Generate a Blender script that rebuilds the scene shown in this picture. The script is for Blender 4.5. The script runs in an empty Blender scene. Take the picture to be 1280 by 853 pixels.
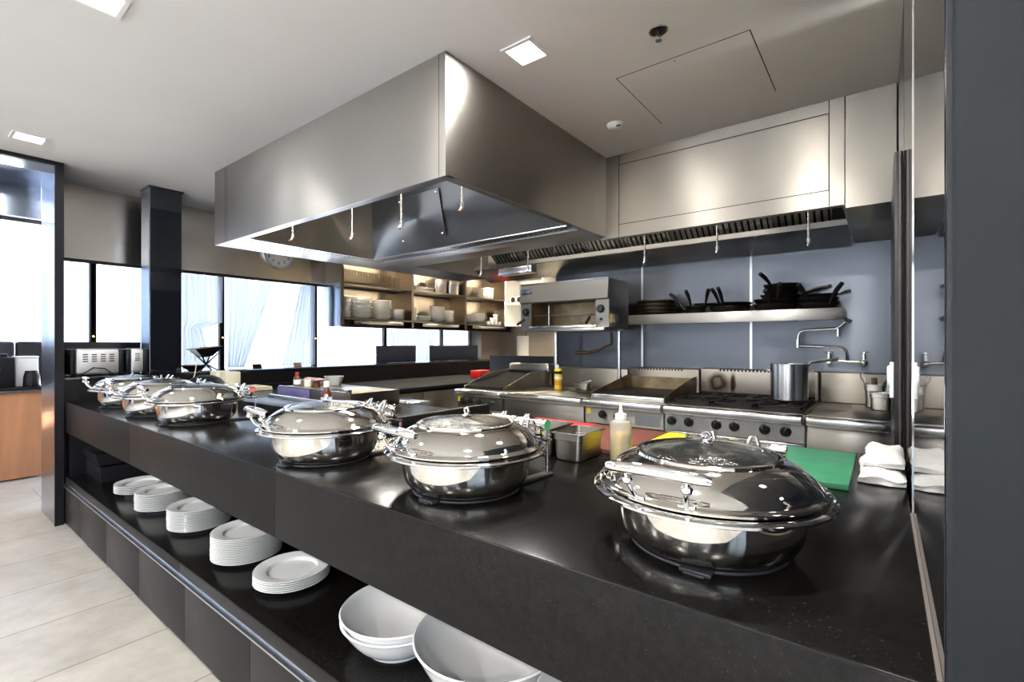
AROT = 0.25
import bpy, bmesh, math, random
from mathutils import Vector, Matrix
random.seed(7)
PI = math.pi
SC = bpy.context.scene
COL = SC.collection

# ------------------------------------------------------------------ materials
def lin(r, g, b):
    f = lambda c: (c/255/12.92 if c/255 <= .04045 else ((c/255+.055)/1.055)**2.4)
    return (f(r), f(g), f(b), 1)
MATS = {}
def mat(name, col, rough=.5, metal=0., spec=.5, var=.06, scale=12., stretch=(1,1,1), bump=0., bumpscale=None,
        trans=0., ior=1.45, emit=None, estr=0., rvar=0., coat=0., wavy=0.):
    if name in MATS: return MATS[name]
    m = bpy.data.materials.new(name); m.use_nodes = True
    nt = m.node_tree; N = nt.nodes; L = nt.links
    p = N['Principled BSDF']
    p.inputs['Roughness'].default_value = rough; p.inputs['Metallic'].default_value = metal
    p.inputs['Specular IOR Level'].default_value = spec; p.inputs['IOR'].default_value = ior
    p.inputs['Transmission Weight'].default_value = trans; p.inputs['Coat Weight'].default_value = coat
    p.inputs['Coat Roughness'].default_value = .05
    tc = N.new('ShaderNodeTexCoord'); mp = N.new('ShaderNodeMapping'); mp.inputs['Scale'].default_value = stretch
    L.new(tc.outputs['Object'], mp.inputs['Vector'])
    nz = N.new('ShaderNodeTexNoise'); nz.inputs['Scale'].default_value = scale; nz.inputs['Detail'].default_value = 4
    L.new(mp.outputs['Vector'], nz.inputs['Vector'])
    rp = N.new('ShaderNodeValToRGB'); rp.color_ramp.elements[0].position = .3; rp.color_ramp.elements[1].position = .7
    rp.color_ramp.elements[0].color = [max(0, c*(1-var)) for c in col[:3]]+[1]
    rp.color_ramp.elements[1].color = [min(1, c*(1+var)) for c in col[:3]]+[1]
    L.new(nz.outputs['Fac'], rp.inputs['Fac']); L.new(rp.outputs['Color'], p.inputs['Base Color'])
    if rvar:
        mr = N.new('ShaderNodeMapRange'); mr.inputs['To Min'].default_value = max(.02, rough-rvar); mr.inputs['To Max'].default_value = rough+rvar
        L.new(nz.outputs['Fac'], mr.inputs['Value']); L.new(mr.outputs['Result'], p.inputs['Roughness'])
    last = None
    if wavy:
        n2 = N.new('ShaderNodeTexNoise'); n2.inputs['Scale'].default_value = 1.6; n2.inputs['Detail'].default_value = 1
        L.new(tc.outputs['Object'], n2.inputs['Vector'])
        b2 = N.new('ShaderNodeBump'); b2.inputs['Strength'].default_value = 1; b2.inputs['Distance'].default_value = wavy
        L.new(n2.outputs['Fac'], b2.inputs['Height']); last = b2
    if bump:
        b = N.new('ShaderNodeBump'); b.inputs['Strength'].default_value = bump; b.inputs['Distance'].default_value = .002
        L.new(nz.outputs['Fac'], b.inputs['Height'])
        if last: L.new(last.outputs['Normal'], b.inputs['Normal'])
        last = b
    if last: L.new(last.outputs['Normal'], p.inputs['Normal'])
    if emit:
        p.inputs['Emission Color'].default_value = emit; p.inputs['Emission Strength'].default_value = estr
    m['p'] = 1
    MATS[name] = m
    return m

def steel(name, col=(.60,.585,.56,1), rough=.27, wavy=.012, stretch=(3,3,60), an=.85):
    m = mat(name, col, rough, 1, var=.035, scale=9, stretch=stretch, rvar=.04, wavy=wavy)
    if an:
        N = m.node_tree.nodes; p = N['Principled BSDF']; p.inputs['Anisotropic'].default_value = an
        tg = N.new('ShaderNodeTangent'); tg.direction_type = 'RADIAL'; tg.axis = 'Z'; m.node_tree.links.new(tg.outputs[0], p.inputs['Tangent'])
        p.inputs['Anisotropic Rotation'].default_value = AROT
    return m
ST   = steel('brushed_steel', (.34,.325,.30,1), .36)
STH  = steel('brushed_steel_sheet', (.36,.34,.31,1), .36, .02, (60,3,3))
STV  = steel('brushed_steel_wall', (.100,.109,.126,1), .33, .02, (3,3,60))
STW  = steel('polished_steel_fascia', (.60,.56,.51,1), .24, .02, (3,60,3), .5)
STB  = steel('blue_grey_steel', (.33,.38,.47,1), .22, .01, (60,60,2))
STD  = steel('dull_steel', (.30,.285,.26,1), .38, .01)
STF  = steel('warm_fascia_steel', (.27,.245,.21,1), .42, .02, (60,3,3))
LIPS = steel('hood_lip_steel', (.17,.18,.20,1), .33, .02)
STR  = steel('shelf_steel', (.20,.17,.14,1), .35, .01)
STM  = steel('plenum_steel', (.30,.33,.38,1), .34, .02)
SATN = mat('satin_toaster_steel', (.62,.62,.63,1), .5, 1, var=.03)
STP  = steel('spun_steel', (.66,.66,.66,1), .2, 0., (20,20,2))
CHR  = mat('polished_chrome', (.80,.77,.72,1), .045, 1, var=.01)
CHB  = mat('bright_chrome', (.86,.86,.86,1), .06, 1, var=.01)
def stone(name, col, rough, specks, sp=.5):
    m = mat(name, col, rough, 0, sp, var=.25, scale=60, rvar=.03)
    nt = m.node_tree; N = nt.nodes; L = nt.links; p = N['Principled BSDF']
    base = p.inputs['Base Color'].links[0].from_socket
    tc = [n for n in N if n.type == 'TEX_COORD'][0]
    v = N.new('ShaderNodeTexNoise'); v.inputs['Scale'].default_value = 160; v.inputs['Detail'].default_value = 3; v.inputs['Roughness'].default_value = .7
    L.new(tc.outputs['Object'], v.inputs['Vector'])
    r = N.new('ShaderNodeValToRGB'); r.color_ramp.elements[0].position = .63; r.color_ramp.elements[1].position = .74
    r.color_ramp.elements[0].color = (0,0,0,1); r.color_ramp.elements[1].color = (1,1,1,1)
    L.new(v.outputs['Fac'], r.inputs['Fac'])
    mx = N.new('ShaderNodeMix'); mx.data_type = 'RGBA'
    L.new(r.outputs['Color'], mx.inputs['Factor']); L.new(base, mx.inputs['A']); mx.inputs['B'].default_value = specks
    L.new(mx.outputs['Result'], p.inputs['Base Color'])
    return m
GRAN = stone('black_granite', (.005,.0045,.004,1), .19, (.03,.027,.023,1), .22)
APR  = stone('honed_granite', (.010,.0095,.009,1), .45, (.045,.041,.038,1), .09)
CAB  = mat('taupe_lacquer', (.019,.0175,.0175,1), .40, 0, .15, var=.05, scale=3)
ALU  = mat('anodised_aluminium', (.62,.64,.68,1), .3, 1, var=.03)
BLK  = mat('satin_black', (.007,.007,.009,1), .38, 0, .28, var=.1)
BLG  = mat('gloss_black_glass', (.006,.007,.010,1), .03, 0, .6, var=.05)
BLM  = mat('matt_black_iron', (.008,.0075,.007,1), .6, 0., .25, var=.4, scale=30, bump=.3)
KNB  = mat('black_bakelite', (.008,.008,.009,1), .25, var=.1)
DKF  = mat('charcoal_panel', (.0105,.0125,.0135,1), .45, 0, .14, var=.08, scale=4)
DARK = mat('dark_recess', (.006,.006,.006,1), .8, var=.1)
CER  = mat('white_porcelain', (.80,.80,.79,1), .14, 0, .5, var=.01)
CEILM= mat('ceiling_paint', (.82,.81,.79,1), .9, 0, .1, var=.015, scale=2)
WALLW= mat('wall_paint', (.55,.53,.50,1), .85, 0, .2, var=.02, scale=2)
WALLF= mat('dark_feature_wall', (.15,.135,.12,1), .7, 0, .2, var=.03, scale=2)
WALLT= mat('taupe_wall_panel', (.30,.25,.21,1), .5, 0, .4, var=.06, scale=3)
RUB  = mat('dark_rubber', (.02,.021,.024,1), .4, var=.1)
PLW  = mat('white_plastic', (.82,.81,.78,1), .35, var=.01)
RED  = mat('red_plastic', (.55,.012,.015,1), .35, var=.03)
REDB = mat('red_board', (.50,.04,.045,1), .5, var=.06)
BRB  = mat('brown_board', (.125,.042,.03,1), .6, 0, .25, var=.10, scale=20)
YLB  = mat('yellow_board', (.85,.68,.02,1), .5, var=.04)
GRB  = mat('green_board', (.035,.175,.088,1), .42, var=.10, scale=14)
YEL  = mat('yellow_label', (.80,.58,.05,1), .4, var=.03)
AMB  = mat('brown_sauce', (.09,.02,.008,1), .15, 0, .6, var=.1)
CREAM= mat('cream_card', (.70,.66,.52,1), .6, var=.03)
STAIN= mat('baked_on_stain', (.06,.035,.015,1), .5, .4, var=.5, scale=8)
CARB = mat('blackened_pan', (.014,.012,.011,1), .38, .5, var=.4, scale=18)
BRNP = mat('browned_steel_pan', (.26,.17,.105,1), .42, .8, var=.35, scale=10)
CAVM = mat('sooty_steel', (.20,.15,.09,1), .4, .9, var=.5, scale=7)
WOODM= None
def wood():
    m = mat('veneer_wood', (.42,.20,.105,1), .38, 0, .4, var=.12, scale=2.2, stretch=(7,7,.8))
    return m
WOODM = wood()
def frosted():
    m = bpy.data.materials.new('frosted_plastic'); m.use_nodes = True; N = m.node_tree.nodes; L = m.node_tree.links; N.remove(N['Principled BSDF']); o = N['Material Output']
    t = N.new('ShaderNodeBsdfTransparent'); t.inputs['Color'].default_value = (.97,.97,.95,1); d = N.new('ShaderNodeBsdfTranslucent'); d.inputs['Color'].default_value = (.85,.86,.83,1)
    d2 = N.new('ShaderNodeBsdfDiffuse'); d2.inputs['Color'].default_value = (.8,.8,.78,1); a = N.new('ShaderNodeMixShader'); L.new(d.outputs[0], a.inputs[1]); L.new(d2.outputs[0], a.inputs[2])
    w = N.new('ShaderNodeTexNoise'); w.inputs['Scale'].default_value = 20; mr = N.new('ShaderNodeMapRange'); mr.inputs['To Min'].default_value = .36; mr.inputs['To Max'].default_value = .44; L.new(w.outputs['Fac'], mr.inputs['Value'])
    x = N.new('ShaderNodeMixShader'); L.new(mr.outputs[0], x.inputs[0]); L.new(t.outputs[0], x.inputs[1]); L.new(a.outputs[0], x.inputs[2])
    g = N.new('ShaderNodeBsdfGlossy'); g.inputs['Roughness'].default_value = .2; f = N.new('ShaderNodeFresnel'); f.inputs['IOR'].default_value = 1.3
    y = N.new('ShaderNodeMixShader'); L.new(f.outputs[0], y.inputs[0]); L.new(x.outputs[0], y.inputs[1]); L.new(g.outputs[0], y.inputs[2]); L.new(y.outputs[0], o.inputs['Surface']); return m
BOTP = frosted()
def stained_steel():
    m = mat('scorched_steel', (.27,.245,.21,1), .42, 1, var=.04, scale=9); nt = m.node_tree; N = nt.nodes; L = nt.links; p = N['Principled BSDF']
    tc = [n for n in N if n.type == 'TEX_COORD'][0]; base = p.inputs['Base Color'].links[0].from_socket
    nz = N.new('ShaderNodeTexNoise'); nz.inputs['Scale'].default_value = 14; nz.inputs['Detail'].default_value = 5; L.new(tc.outputs['Object'], nz.inputs['Vector'])
    tot = None
    for (cx, cz, sx, sz, a0, a1) in ((-.285,1.035,.10,.095,.45,1.),(-.17,1.03,.028,.10,.0,1.)):
        mp = N.new('ShaderNodeMapping'); mp.inputs['Location'].default_value = (-cx/sx, 0, -cz/sz); mp.inputs['Scale'].default_value = (1/sx, 0, 1/sz); L.new(tc.outputs['Object'], mp.inputs['Vector'])
        ln = N.new('ShaderNodeVectorMath'); ln.operation = 'LENGTH'; L.new(mp.outputs[0], ln.inputs[0])
        ad = N.new('ShaderNodeMath'); ad.operation = 'MULTIPLY_ADD'; ad.inputs[1].default_value = .7; L.new(nz.outputs['Fac'], ad.inputs[0]); L.new(ln.outputs['Value'], ad.inputs[2])
        r = N.new('ShaderNodeValToRGB'); e = r.color_ramp.elements; e[0].position = .30; e[0].color = (.35,.35,.35,1) if a0 else (1,1,1,1); e[1].position = 1.; e[1].color = (0,0,0,1)
        q = e.new(.62); q.color = (1,1,1,1)
        ms = N.new('ShaderNodeMath'); ms.operation = 'MULTIPLY'; ms.inputs[1].default_value = .72; L.new(ad.outputs[0], ms.inputs[0]); L.new(ms.outputs[0], r.inputs['Fac'])
        if tot is None: tot = r.outputs['Color']
        else:
            mx = N.new('ShaderNodeMath'); mx.operation = 'MAXIMUM'; L.new(tot, mx.inputs[0]); L.new(r.outputs['Color'], mx.inputs[1]); tot = mx.outputs[0]
    k = N.new('ShaderNodeMix'); k.data_type = 'RGBA'; L.new(tot, k.inputs['Factor']); L.new(base, k.inputs['A']); k.inputs['B'].default_value = (.035,.018,.007,1); L.new(k.outputs['Result'], p.inputs['Base Color'])
    return m
SCOR = stained_steel()
OIL  = mat('yellow_oil', (.88,.60,.07,1), .2, 0, .5, var=.02, trans=.15)
CLR  = mat('clear_glass', (.95,.94,.90,1), .03, 0, .5, var=.0, trans=1., ior=1.25)
TWL  = mat('white_terry', (.52,.51,.495,1), .95, 0, .05, var=.06, scale=120, bump=1.)
PURP = mat('blue_violet_plastic', (.14,.13,.30,1), .25, var=.2, scale=5)
FOOD = mat('pink_snacks', (.55,.32,.30,1), .6, var=.5, scale=40)
WRAP = mat('cling_wrapped_food', (.32,.24,.20,1), .25, var=.5, scale=25)
LEAF = mat('pale_foliage', (.10,.16,.06,1), .7, var=.4, scale=6)
PAVE = mat('paving', (.62,.61,.60,1), .8, var=.1)
LAMP = mat('lamp_diffuser', (.9,.88,.82,1), .4, emit=(1,.93,.82,1), estr=7)
GLNT = mat('amber_reflection_glow', (.9,.5,.2,1), .4, emit=(1,.45,.12,1), estr=8)  # emission stands in for small amber reflections
LIDG = None
def lid_glass():
    # dark tempered glass with condensation droplets
    m = mat('tempered_lid_glass', (.012,.013,.012,1), .05, 0, .5, var=.1, trans=.12, ior=1.45)
    nt = m.node_tree; N = nt.nodes; L = nt.links; p = N['Principled BSDF']
    tc = [n for n in N if n.type == 'TEX_COORD'][0]
    v = N.new('ShaderNodeTexVoronoi'); v.inputs['Scale'].default_value = 230
    L.new(tc.outputs['Object'], v.inputs['Vector'])
    n = N.new('ShaderNodeTexNoise'); n.inputs['Scale'].default_value = 14; n.inputs['Detail'].default_value = 5
    L.new(tc.outputs['Object'], n.inputs['Vector'])
    r = N.new('ShaderNodeValToRGB'); r.color_ramp.elements[0].position = .5; r.color_ramp.elements[1].position = .66
    L.new(n.outputs['Fac'], r.inputs['Fac'])
    mx = N.new('ShaderNodeMix'); mx.data_type = 'RGBA'
    base = p.inputs['Base Color'].links[0].from_socket
    L.new(r.outputs['Color'], mx.inputs['Factor']); L.new(base, mx.inputs['A']); mx.inputs['B'].default_value = (.11,.11,.095,1)
    L.new(mx.outputs['Result'], p.inputs['Base Color'])
    b = N.new('ShaderNodeBump'); b.inputs['Strength'].default_value = .5; b.inputs['Distance'].default_value = .002
    L.new(v.outputs['Distance'], b.inputs['Height']); L.new(b.outputs['Normal'], p.inputs['Normal'])
    return m
LIDG = lid_glass()
def pane_glass():
    m = bpy.data.materials.new('window_glass'); m.use_nodes = True; N = m.node_tree.nodes; L = m.node_tree.links
    N.remove(N['Principled BSDF']); o = N['Material Output']
    t = N.new('ShaderNodeBsdfTransparent'); t.inputs['Color'].default_value = (.95,.97,1,1)
    g = N.new('ShaderNodeBsdfGlossy'); g.inputs['Roughness'].default_value = .02
    f = N.new('ShaderNodeFresnel'); f.inputs['IOR'].default_value = 1.35
    x = N.new('ShaderNodeMixShader'); L.new(f.outputs[0], x.inputs[0]); L.new(t.outputs[0], x.inputs[1]); L.new(g.outputs[0], x.inputs[2])
    L.new(x.outputs[0], o.inputs['Surface']); MATS['window_glass'] = m
    return m
PANE = pane_glass()
def sheer():
    m = bpy.data.materials.new('sheer_curtain'); m.use_nodes = True; N = m.node_tree.nodes; L = m.node_tree.links
    N.remove(N['Principled BSDF']); o = N['Material Output']
    t = N.new('ShaderNodeBsdfTransparent'); t.inputs['Color'].default_value = (1,1,1,1)
    d = N.new('ShaderNodeBsdfTranslucent'); d.inputs['Color'].default_value = (.50,.56,.66,1)
    d2 = N.new('ShaderNodeBsdfDiffuse'); d2.inputs['Color'].default_value = (.74,.80,.90,1)
    a = N.new('ShaderNodeMixShader'); a.inputs[0].default_value = .4; L.new(d.outputs[0], a.inputs[1]); L.new(d2.outputs[0], a.inputs[2])
    w = N.new('ShaderNodeTexNoise'); w.inputs['Scale'].default_value = 400
    x = N.new('ShaderNodeMixShader'); L.new(t.outputs[0], x.inputs[1]); L.new(a.outputs[0], x.inputs[2])
    mr = N.new('ShaderNodeMapRange'); mr.inputs['To Min'].default_value = .80; mr.inputs['To Max'].default_value = .93
    L.new(w.outputs['Fac'], mr.inputs['Value']); L.new(mr.outputs[0], x.inputs[0])
    L.new(x.outputs[0], o.inputs['Surface']); return m
SHEER = sheer()
def floor_tiles():
    m = mat('travertine_tiles', (.46,.44,.405,1), .33, 0, .5, var=.10, scale=3.2)
    nt = m.node_tree; N = nt.nodes; L = nt.links; p = N['Principled BSDF']
    base = p.inputs['Base Color'].links[0].from_socket
    tc = [n for n in N if n.type == 'TEX_COORD'][0]
    mp = N.new('ShaderNodeMapping'); mp.inputs['Rotation'].default_value = (0,0,PI/2); mp.inputs['Location'].default_value = (.3,.13,0)
    L.new(tc.outputs['Object'], mp.inputs['Vector'])
    b = N.new('ShaderNodeTexBrick'); b.inputs['Scale'].default_value = 1; b.inputs['Brick Width'].default_value = 1.03; b.inputs['Row Height'].default_value = .515
    b.inputs['Mortar Size'].default_value = .0035; b.inputs['Mortar Smooth'].default_value = 0; b.inputs['Bias'].default_value = 0
    b.inputs['Color1'].default_value = (1,1,1,1); b.inputs['Color2'].default_value = (.88,.87,.85,1); b.inputs['Mortar'].default_value = (.42,.38,.33,1)
    L.new(mp.outputs[0], b.inputs['Vector'])
    n = N.new('ShaderNodeTexNoise'); n.inputs['Scale'].default_value = 9; n.inputs['Detail'].default_value = 8; n.inputs['Roughness'].default_value = .7
    L.new(tc.outputs['Object'], n.inputs['Vector'])
    r = N.new('ShaderNodeValToRGB'); r.color_ramp.elements[0].position = .35; r.color_ramp.elements[1].position = .6
    r.color_ramp.elements[0].color = (.86,.83,.78,1); r.color_ramp.elements[1].color = (1,1,1,1); L.new(n.outputs['Fac'], r.inputs['Fac'])
    m1 = N.new('ShaderNodeMix'); m1.data_type = 'RGBA'; m1.blend_type = 'MULTIPLY'; m1.inputs['Factor'].default_value = 1
    L.new(base, m1.inputs['A']); L.new(b.outputs['Color'], m1.inputs['B'])
    m2 = N.new('ShaderNodeMix'); m2.data_type = 'RGBA'; m2.blend_type = 'MULTIPLY'; m2.inputs['Factor'].default_value = 1
    L.new(m1.outputs['Result'], m2.inputs['A']); L.new(r.outputs['Color'], m2.inputs['B'])
    L.new(m2.outputs['Result'], p.inputs['Base Color'])
    return m
TILE = floor_tiles()

# ------------------------------------------------------------------ mesh helpers
class B:
    """collects shapes into one bmesh (world or local coordinates)"""
    def __init__(s): s.bm = bmesh.new()
    def _mark(s): return set(s.bm.verts)
    def _new(s, old): return [v for v in s.bm.verts if v not in old]
    def box(s, x0, x1, y0, y1, z0, z1, bev=0, M=None, seg=2):
        t = bmesh.new(); bmesh.ops.create_cube(t, size=1)
        for v in t.verts: v.co = Vector(((x0+x1)/2+v.co.x*(x1-x0), (y0+y1)/2+v.co.y*(y1-y0), (z0+z1)/2+v.co.z*(z1-z0)))
        if bev: bmesh.ops.bevel(t, geom=t.edges[:], offset=bev, segments=seg, affect='EDGES', profile=.5)
        return s._join(t, M)
    def _join(s, t, M=None):
        if M is not None: bmesh.ops.transform(t, matrix=M, verts=t.verts[:])
        me = bpy.data.meshes.new('t'); t.to_mesh(me); t.free(); s.bm.from_mesh(me); bpy.data.meshes.remove(me); return s
    def poly(s, pts, depth, M=None):
        """prism: closed outline in (a,b) extruded along c=0..depth, M maps (a,b,c)"""
        t = bmesh.new(); vs = [t.verts.new((p[0], p[1], 0)) for p in pts]; f = t.faces.new(vs)
        r = bmesh.ops.extrude_face_region(t, geom=[f]); bmesh.ops.translate(t, verts=[g for g in r['geom'] if isinstance(g, bmesh.types.BMVert)], vec=(0,0,depth))
        bmesh.ops.recalc_face_normals(t, faces=t.faces[:])
        return s._join(t, M)
    def lathe(s, prof, c=(0,0,0), n=40, M=None):
        t = bmesh.new(); rings = []
        for (r, z) in prof:
            if r < 1e-5: rings.append([t.verts.new((0,0,z))])
            else: rings.append([t.verts.new((r*math.cos(2*PI*i/n), r*math.sin(2*PI*i/n), z)) for i in range(n)])
        for a, b in zip(rings, rings[1:]):
            for i in range(n):
                j = (i+1) % n
                if len(a) == 1 and len(b) == 1: continue
                if len(a) == 1: t.faces.new((a[0], b[j], b[i]))
                elif len(b) == 1: t.faces.new((a[i], a[j], b[0]))
                else: t.faces.new((a[i], a[j], b[j], b[i]))
        bmesh.ops.recalc_face_normals(t, faces=t.faces[:])
        bmesh.ops.translate(t, verts=t.verts[:], vec=c)
        return s._join(t, M)
    def tube(s, pts, r, n=10, closed=False, cap=True):
        t = bmesh.new(); pts = [Vector(p) for p in pts]; rr = r if isinstance(r, (list, tuple)) else [r]*len(pts)
        rings = []; up = None; m = len(pts)
        for i, p in enumerate(pts):
            if closed: d = (pts[(i+1) % m]-pts[i-1]).normalized()
            else: d = (pts[min(i+1, m-1)]-pts[max(i-1, 0)]).normalized()
            if up is None: up = d.orthogonal().normalized()
            up = (up-d*up.dot(d)).normalized() if (up-d*up.dot(d)).length > 1e-6 else d.orthogonal().normalized()
            w = d.cross(up)
            rings.append([t.verts.new(p+(up*math.cos(2*PI*k/n)+w*math.sin(2*PI*k/n))*rr[i]) for k in range(n)])
        pr = list(zip(rings, rings[1:]))+([(rings[-1], rings[0])] if closed else [])
        for a, b in pr:
            for k in range(n): t.faces.new((a[k], a[(k+1) % n], b[(k+1) % n], b[k]))
        if cap and not closed: t.faces.new(rings[0][::-1]); t.faces.new(rings[-1])
        bmesh.ops.recalc_face_normals(t, faces=t.faces[:])
        return s._join(t)
    def cyl(s, a, b, r, n=20): return s.tube([a, b], r, n)
    def sph(s, c, r, sz=(1,1,1), n=14):
        t = bmesh.new(); bmesh.ops.create_uvsphere(t, u_segments=n, v_segments=max(6, n//2+1), radius=r)
        for v in t.verts: v.co = Vector((v.co.x*sz[0]+c[0], v.co.y*sz[1]+c[1], v.co.z*sz[2]+c[2]))
        return s._join(t)
    def quad(s, pts, th=0):
        t = bmesh.new(); vs = [t.verts.new(p) for p in pts]; f = t.faces.new(vs)
        if th:
            t.normal_update(); nrm = f.normal.copy()
            r = bmesh.ops.extrude_face_region(t, geom=[f]); bmesh.ops.translate(t, verts=[g for g in r['geom'] if isinstance(g, bmesh.types.BMVert)], vec=nrm*th)
            bmesh.ops.recalc_face_normals(t, faces=t.faces[:])
        return s._join(t)
    def mesh(s, name, m, off=(0,0,0), ang=38):
        me = bpy.data.meshes.new(name)
        bmesh.ops.translate(s.bm, verts=s.bm.verts[:], vec=(-off[0], -off[1], -off[2]))
        s.bm.to_mesh(me); s.bm.free(); me.materials.append(m)
        me.polygons.foreach_set('use_smooth', [True]*len(me.polygons)); me.set_sharp_from_angle(angle=math.radians(ang)); me.update()
        return me
def box(*a, **k): return B().box(*a, **k)

def root_loc(p):
    while p.parent: p = p.parent
    return p.location
def part(name, b, m, parent, label=None, stuff=False):
    """one mesh; shapes were written in the thing's own frame + its location"""
    o = bpy.data.objects.new(name, b.mesh(name, m, root_loc(parent))); COL.objects.link(o); o.parent = parent
    if label: o['label'] = label
    if stuff: o['kind'] = 'stuff'
    return o
def tag(o, label, cat, group=None):
    o['label'] = label; o['category'] = cat
    if group: o['group'] = group
    return o
def thing(name, label, cat, loc=(0,0,0), group=None):
    o = bpy.data.objects.new(name, None); COL.objects.link(o); o.location = loc; o.empty_display_size = .05
    return tag(o, label, cat, group)
def solo(name, b, m, label, cat, loc=(0,0,0), group=None):
    o = bpy.data.objects.new(name, b.mesh(name, m, loc)); COL.objects.link(o); o.location = loc
    return tag(o, label, cat, group)
def struct(name, b, m, parent=None):
    o = bpy.data.objects.new(name, b.mesh(name, m, root_loc(parent) if parent else (0,0,0))); COL.objects.link(o)
    if parent: o.parent = parent
    else: o['kind'] = 'structure'
    return o
def dup(r, loc, rz=0, label=None, group=None, scale=None):
    """a thing copied with its parts and sub-parts"""
    c = r.copy(); COL.objects.link(c); c.location = loc; c.rotation_euler = (0,0,rz)
    if label: c['label'] = label
    if group: c['group'] = group
    if scale: c.scale = scale
    for ch in list(r.children):
        d = ch.copy(); COL.objects.link(d); d.parent = c
        for g in list(ch.children):
            e = g.copy(); COL.objects.link(e); e.parent = d
    return c
def rot(axis, ang, at=(0,0,0)):
    return Matrix.Translation(at) @ Matrix.Rotation(ang, 4, axis) @ Matrix.Translation([-a for a in at])
def text_mesh(s, size, M, ext=.0008):
    cu = bpy.data.curves.new('txt', 'FONT'); cu.body = s; cu.size = size; cu.extrude = ext; cu.align_x = 'CENTER'; cu.align_y = 'CENTER'; cu.resolution_u = 3
    o = bpy.data.objects.new('txt', cu); COL.objects.link(o); dg = bpy.context.evaluated_depsgraph_get()
    me = bpy.data.meshes.new_from_object(o.evaluated_get(dg)); t = bmesh.new(); t.from_mesh(me)
    bmesh.ops.transform(t, matrix=M, verts=t.verts[:]); bpy.data.objects.remove(o); bpy.data.curves.remove(cu); bpy.data.meshes.remove(me)
    return t
ORD = ['topmost','second from the top','third from the top','fourth from the top','fifth from the top','sixth from the top','seventh from the top','eighth from the top',
       'ninth from the top','tenth from the top','eleventh from the top','twelfth from the top','thirteenth from the top','fourteenth from the top','fifteenth from the top','sixteenth from the top']
SKY = 2.8; SUN = 100; EXPO = 0.45; HOODE = 14; ISLE = 40; SHE = 20; DLE = 6; DLD = 38; DLK = 20

# ------------------------------------------------------------------ the room
CEIL = 2.72
XW, YB, YF = -5.45, 4.38, .81
struct('floor', box(-8.6, 3.2, -6.2, 6.95, -.12, 0), TILE)
struct('ceiling', box(-5.45, 3.2, -6.2, 6.95, CEIL, CEIL+.15), CEILM)
struct('ceiling_dining', box(-8.6, -5.45, -6.2, 1.4, 3.0, 3.15), CEILM)
# kitchen back wall with steel sheets and pale seams
struct('wall_back', box(-2.78, .4, YB+.004, YB+.16, 0, CEIL), WALLW)
w = struct('wall_back_steel', box(-2.78, .06, YB-.006, YB+.004, 1.12, 2.14), STV)
w.data.materials.append(ALU)
for x in (-1.81, -.865): struct('trim_seam', box(x-.009, x+.009, YB-.009, YB-.006, 1.12, 2.14), ALU, w)
struct('trim_seam', box(-2.79, -2.775, YB-.01, YB-.004, 1.12, 2.14), ALU, w)
struct('wall_side_alcove', box(-2.78, -2.66, YB+.16, 6.75, 0, CEIL), WALLW)
struct('wall_alcove', box(-5.45, -2.66, 6.75, 6.9, 0, CEIL), WALLT)
for i, x in enumerate((-4.9, -4.2, -3.5)): struct('trim_%d' % (i+1), box(x-.004, x+.004, 6.745, 6.75, 0, 2.1), DARK)
# right hand side: dark return wall, glass lined, then the kitchen's side wall
struct('wall_right', box(.069, 3.2, YF, 2.36, 0, CEIL), DKF)
struct('wall_kitchen_right', box(.066, .2, 2.42, YB, 0, CEIL), STV)
g = struct('window_glass_lining', box(.0625, .069, .822, 1.612, .921, CEIL-.002), BLG)
struct('window_glass_lining_far', box(.0645, .069, 1.622, 2.34, .921, CEIL-.002), BLG)
struct('trim_glass_edge', box(.0605, .069, 1.613, 1.621, .921, CEIL-.002), CHB)
struct('trim_glass_bead', box(.0565, .0622, .83, 1.612, .9201, .9232), mat('brown_silicone',(.10,.085,.075,1),.5))
struct('trim_wall_edge', box(.064, .069, YF-.002, .821, 0, CEIL-.002), BLK)
# front room shell
b = B(); b.box(3.2, 3.35, -6.2, -3.6, 0, CEIL); b.box(3.2, 3.35, -.3, .81, 0, CEIL); b.box(3.2, 3.35, -3.6, -.3, 2.6, CEIL); b.box(3.2, 3.35, -3.6, -.3, 0, .1)
struct('wall_far_right', b, WALLF)
b = B()
for y in (-3.6, -1.97, -.34): b.box(3.25, 3.30, y, y+.04, .1, 2.6)
b.box(3.25, 3.30, -3.6, -.3, .1, .14); b.box(3.25, 3.30, -3.6, -.3, 2.56, 2.6)
f = struct('window_18', b, BLK); struct('pane', box(3.271, 3.279, -3.6, -.3, .1, 2.6), PANE, f)  # unseen window, added so sun on the floor bounces up to the ceiling
def wall_y(name, y0, y1, x0, x1, z1, holes):
    b = B(); x = x0
    for (a, c, za, zb) in holes:
        b.box(x, a, y0, y1, 0, z1); b.box(a, c, y0, y1, 0, za); b.box(a, c, y0, y1, zb, z1); x = c
    b.box(x, x1, y0, y1, 0, z1)
    return struct(name, b, WALLF)
FR = [(-8.2,-6.1,.3,2.6), (-5.3,-3.25,.25,2.6), (-3.1,-1.05,.25,2.6), (-.9,1.1,.25,2.6), (1.25,3.0,.25,2.6)]
wall_y('wall_front', -6.35, -6.2, -8.6, 3.2, 3.0, FR)
wn = 20
for (a, c, za, zb) in FR:
    b = B()
    for x in (a, (a+c)/2-.02, c-.04): b.box(x, x+.04, -6.3, -6.25, za, zb)
    b.box(a, c, -6.3, -6.25, za, za+.04); b.box(a, c, -6.3, -6.25, zb-.04, zb)
    f = struct('window_%d' % wn, b, BLK); struct('pane', box(a, c, -6.279, -6.271, za, zb), PANE, f); wn += 1
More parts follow.
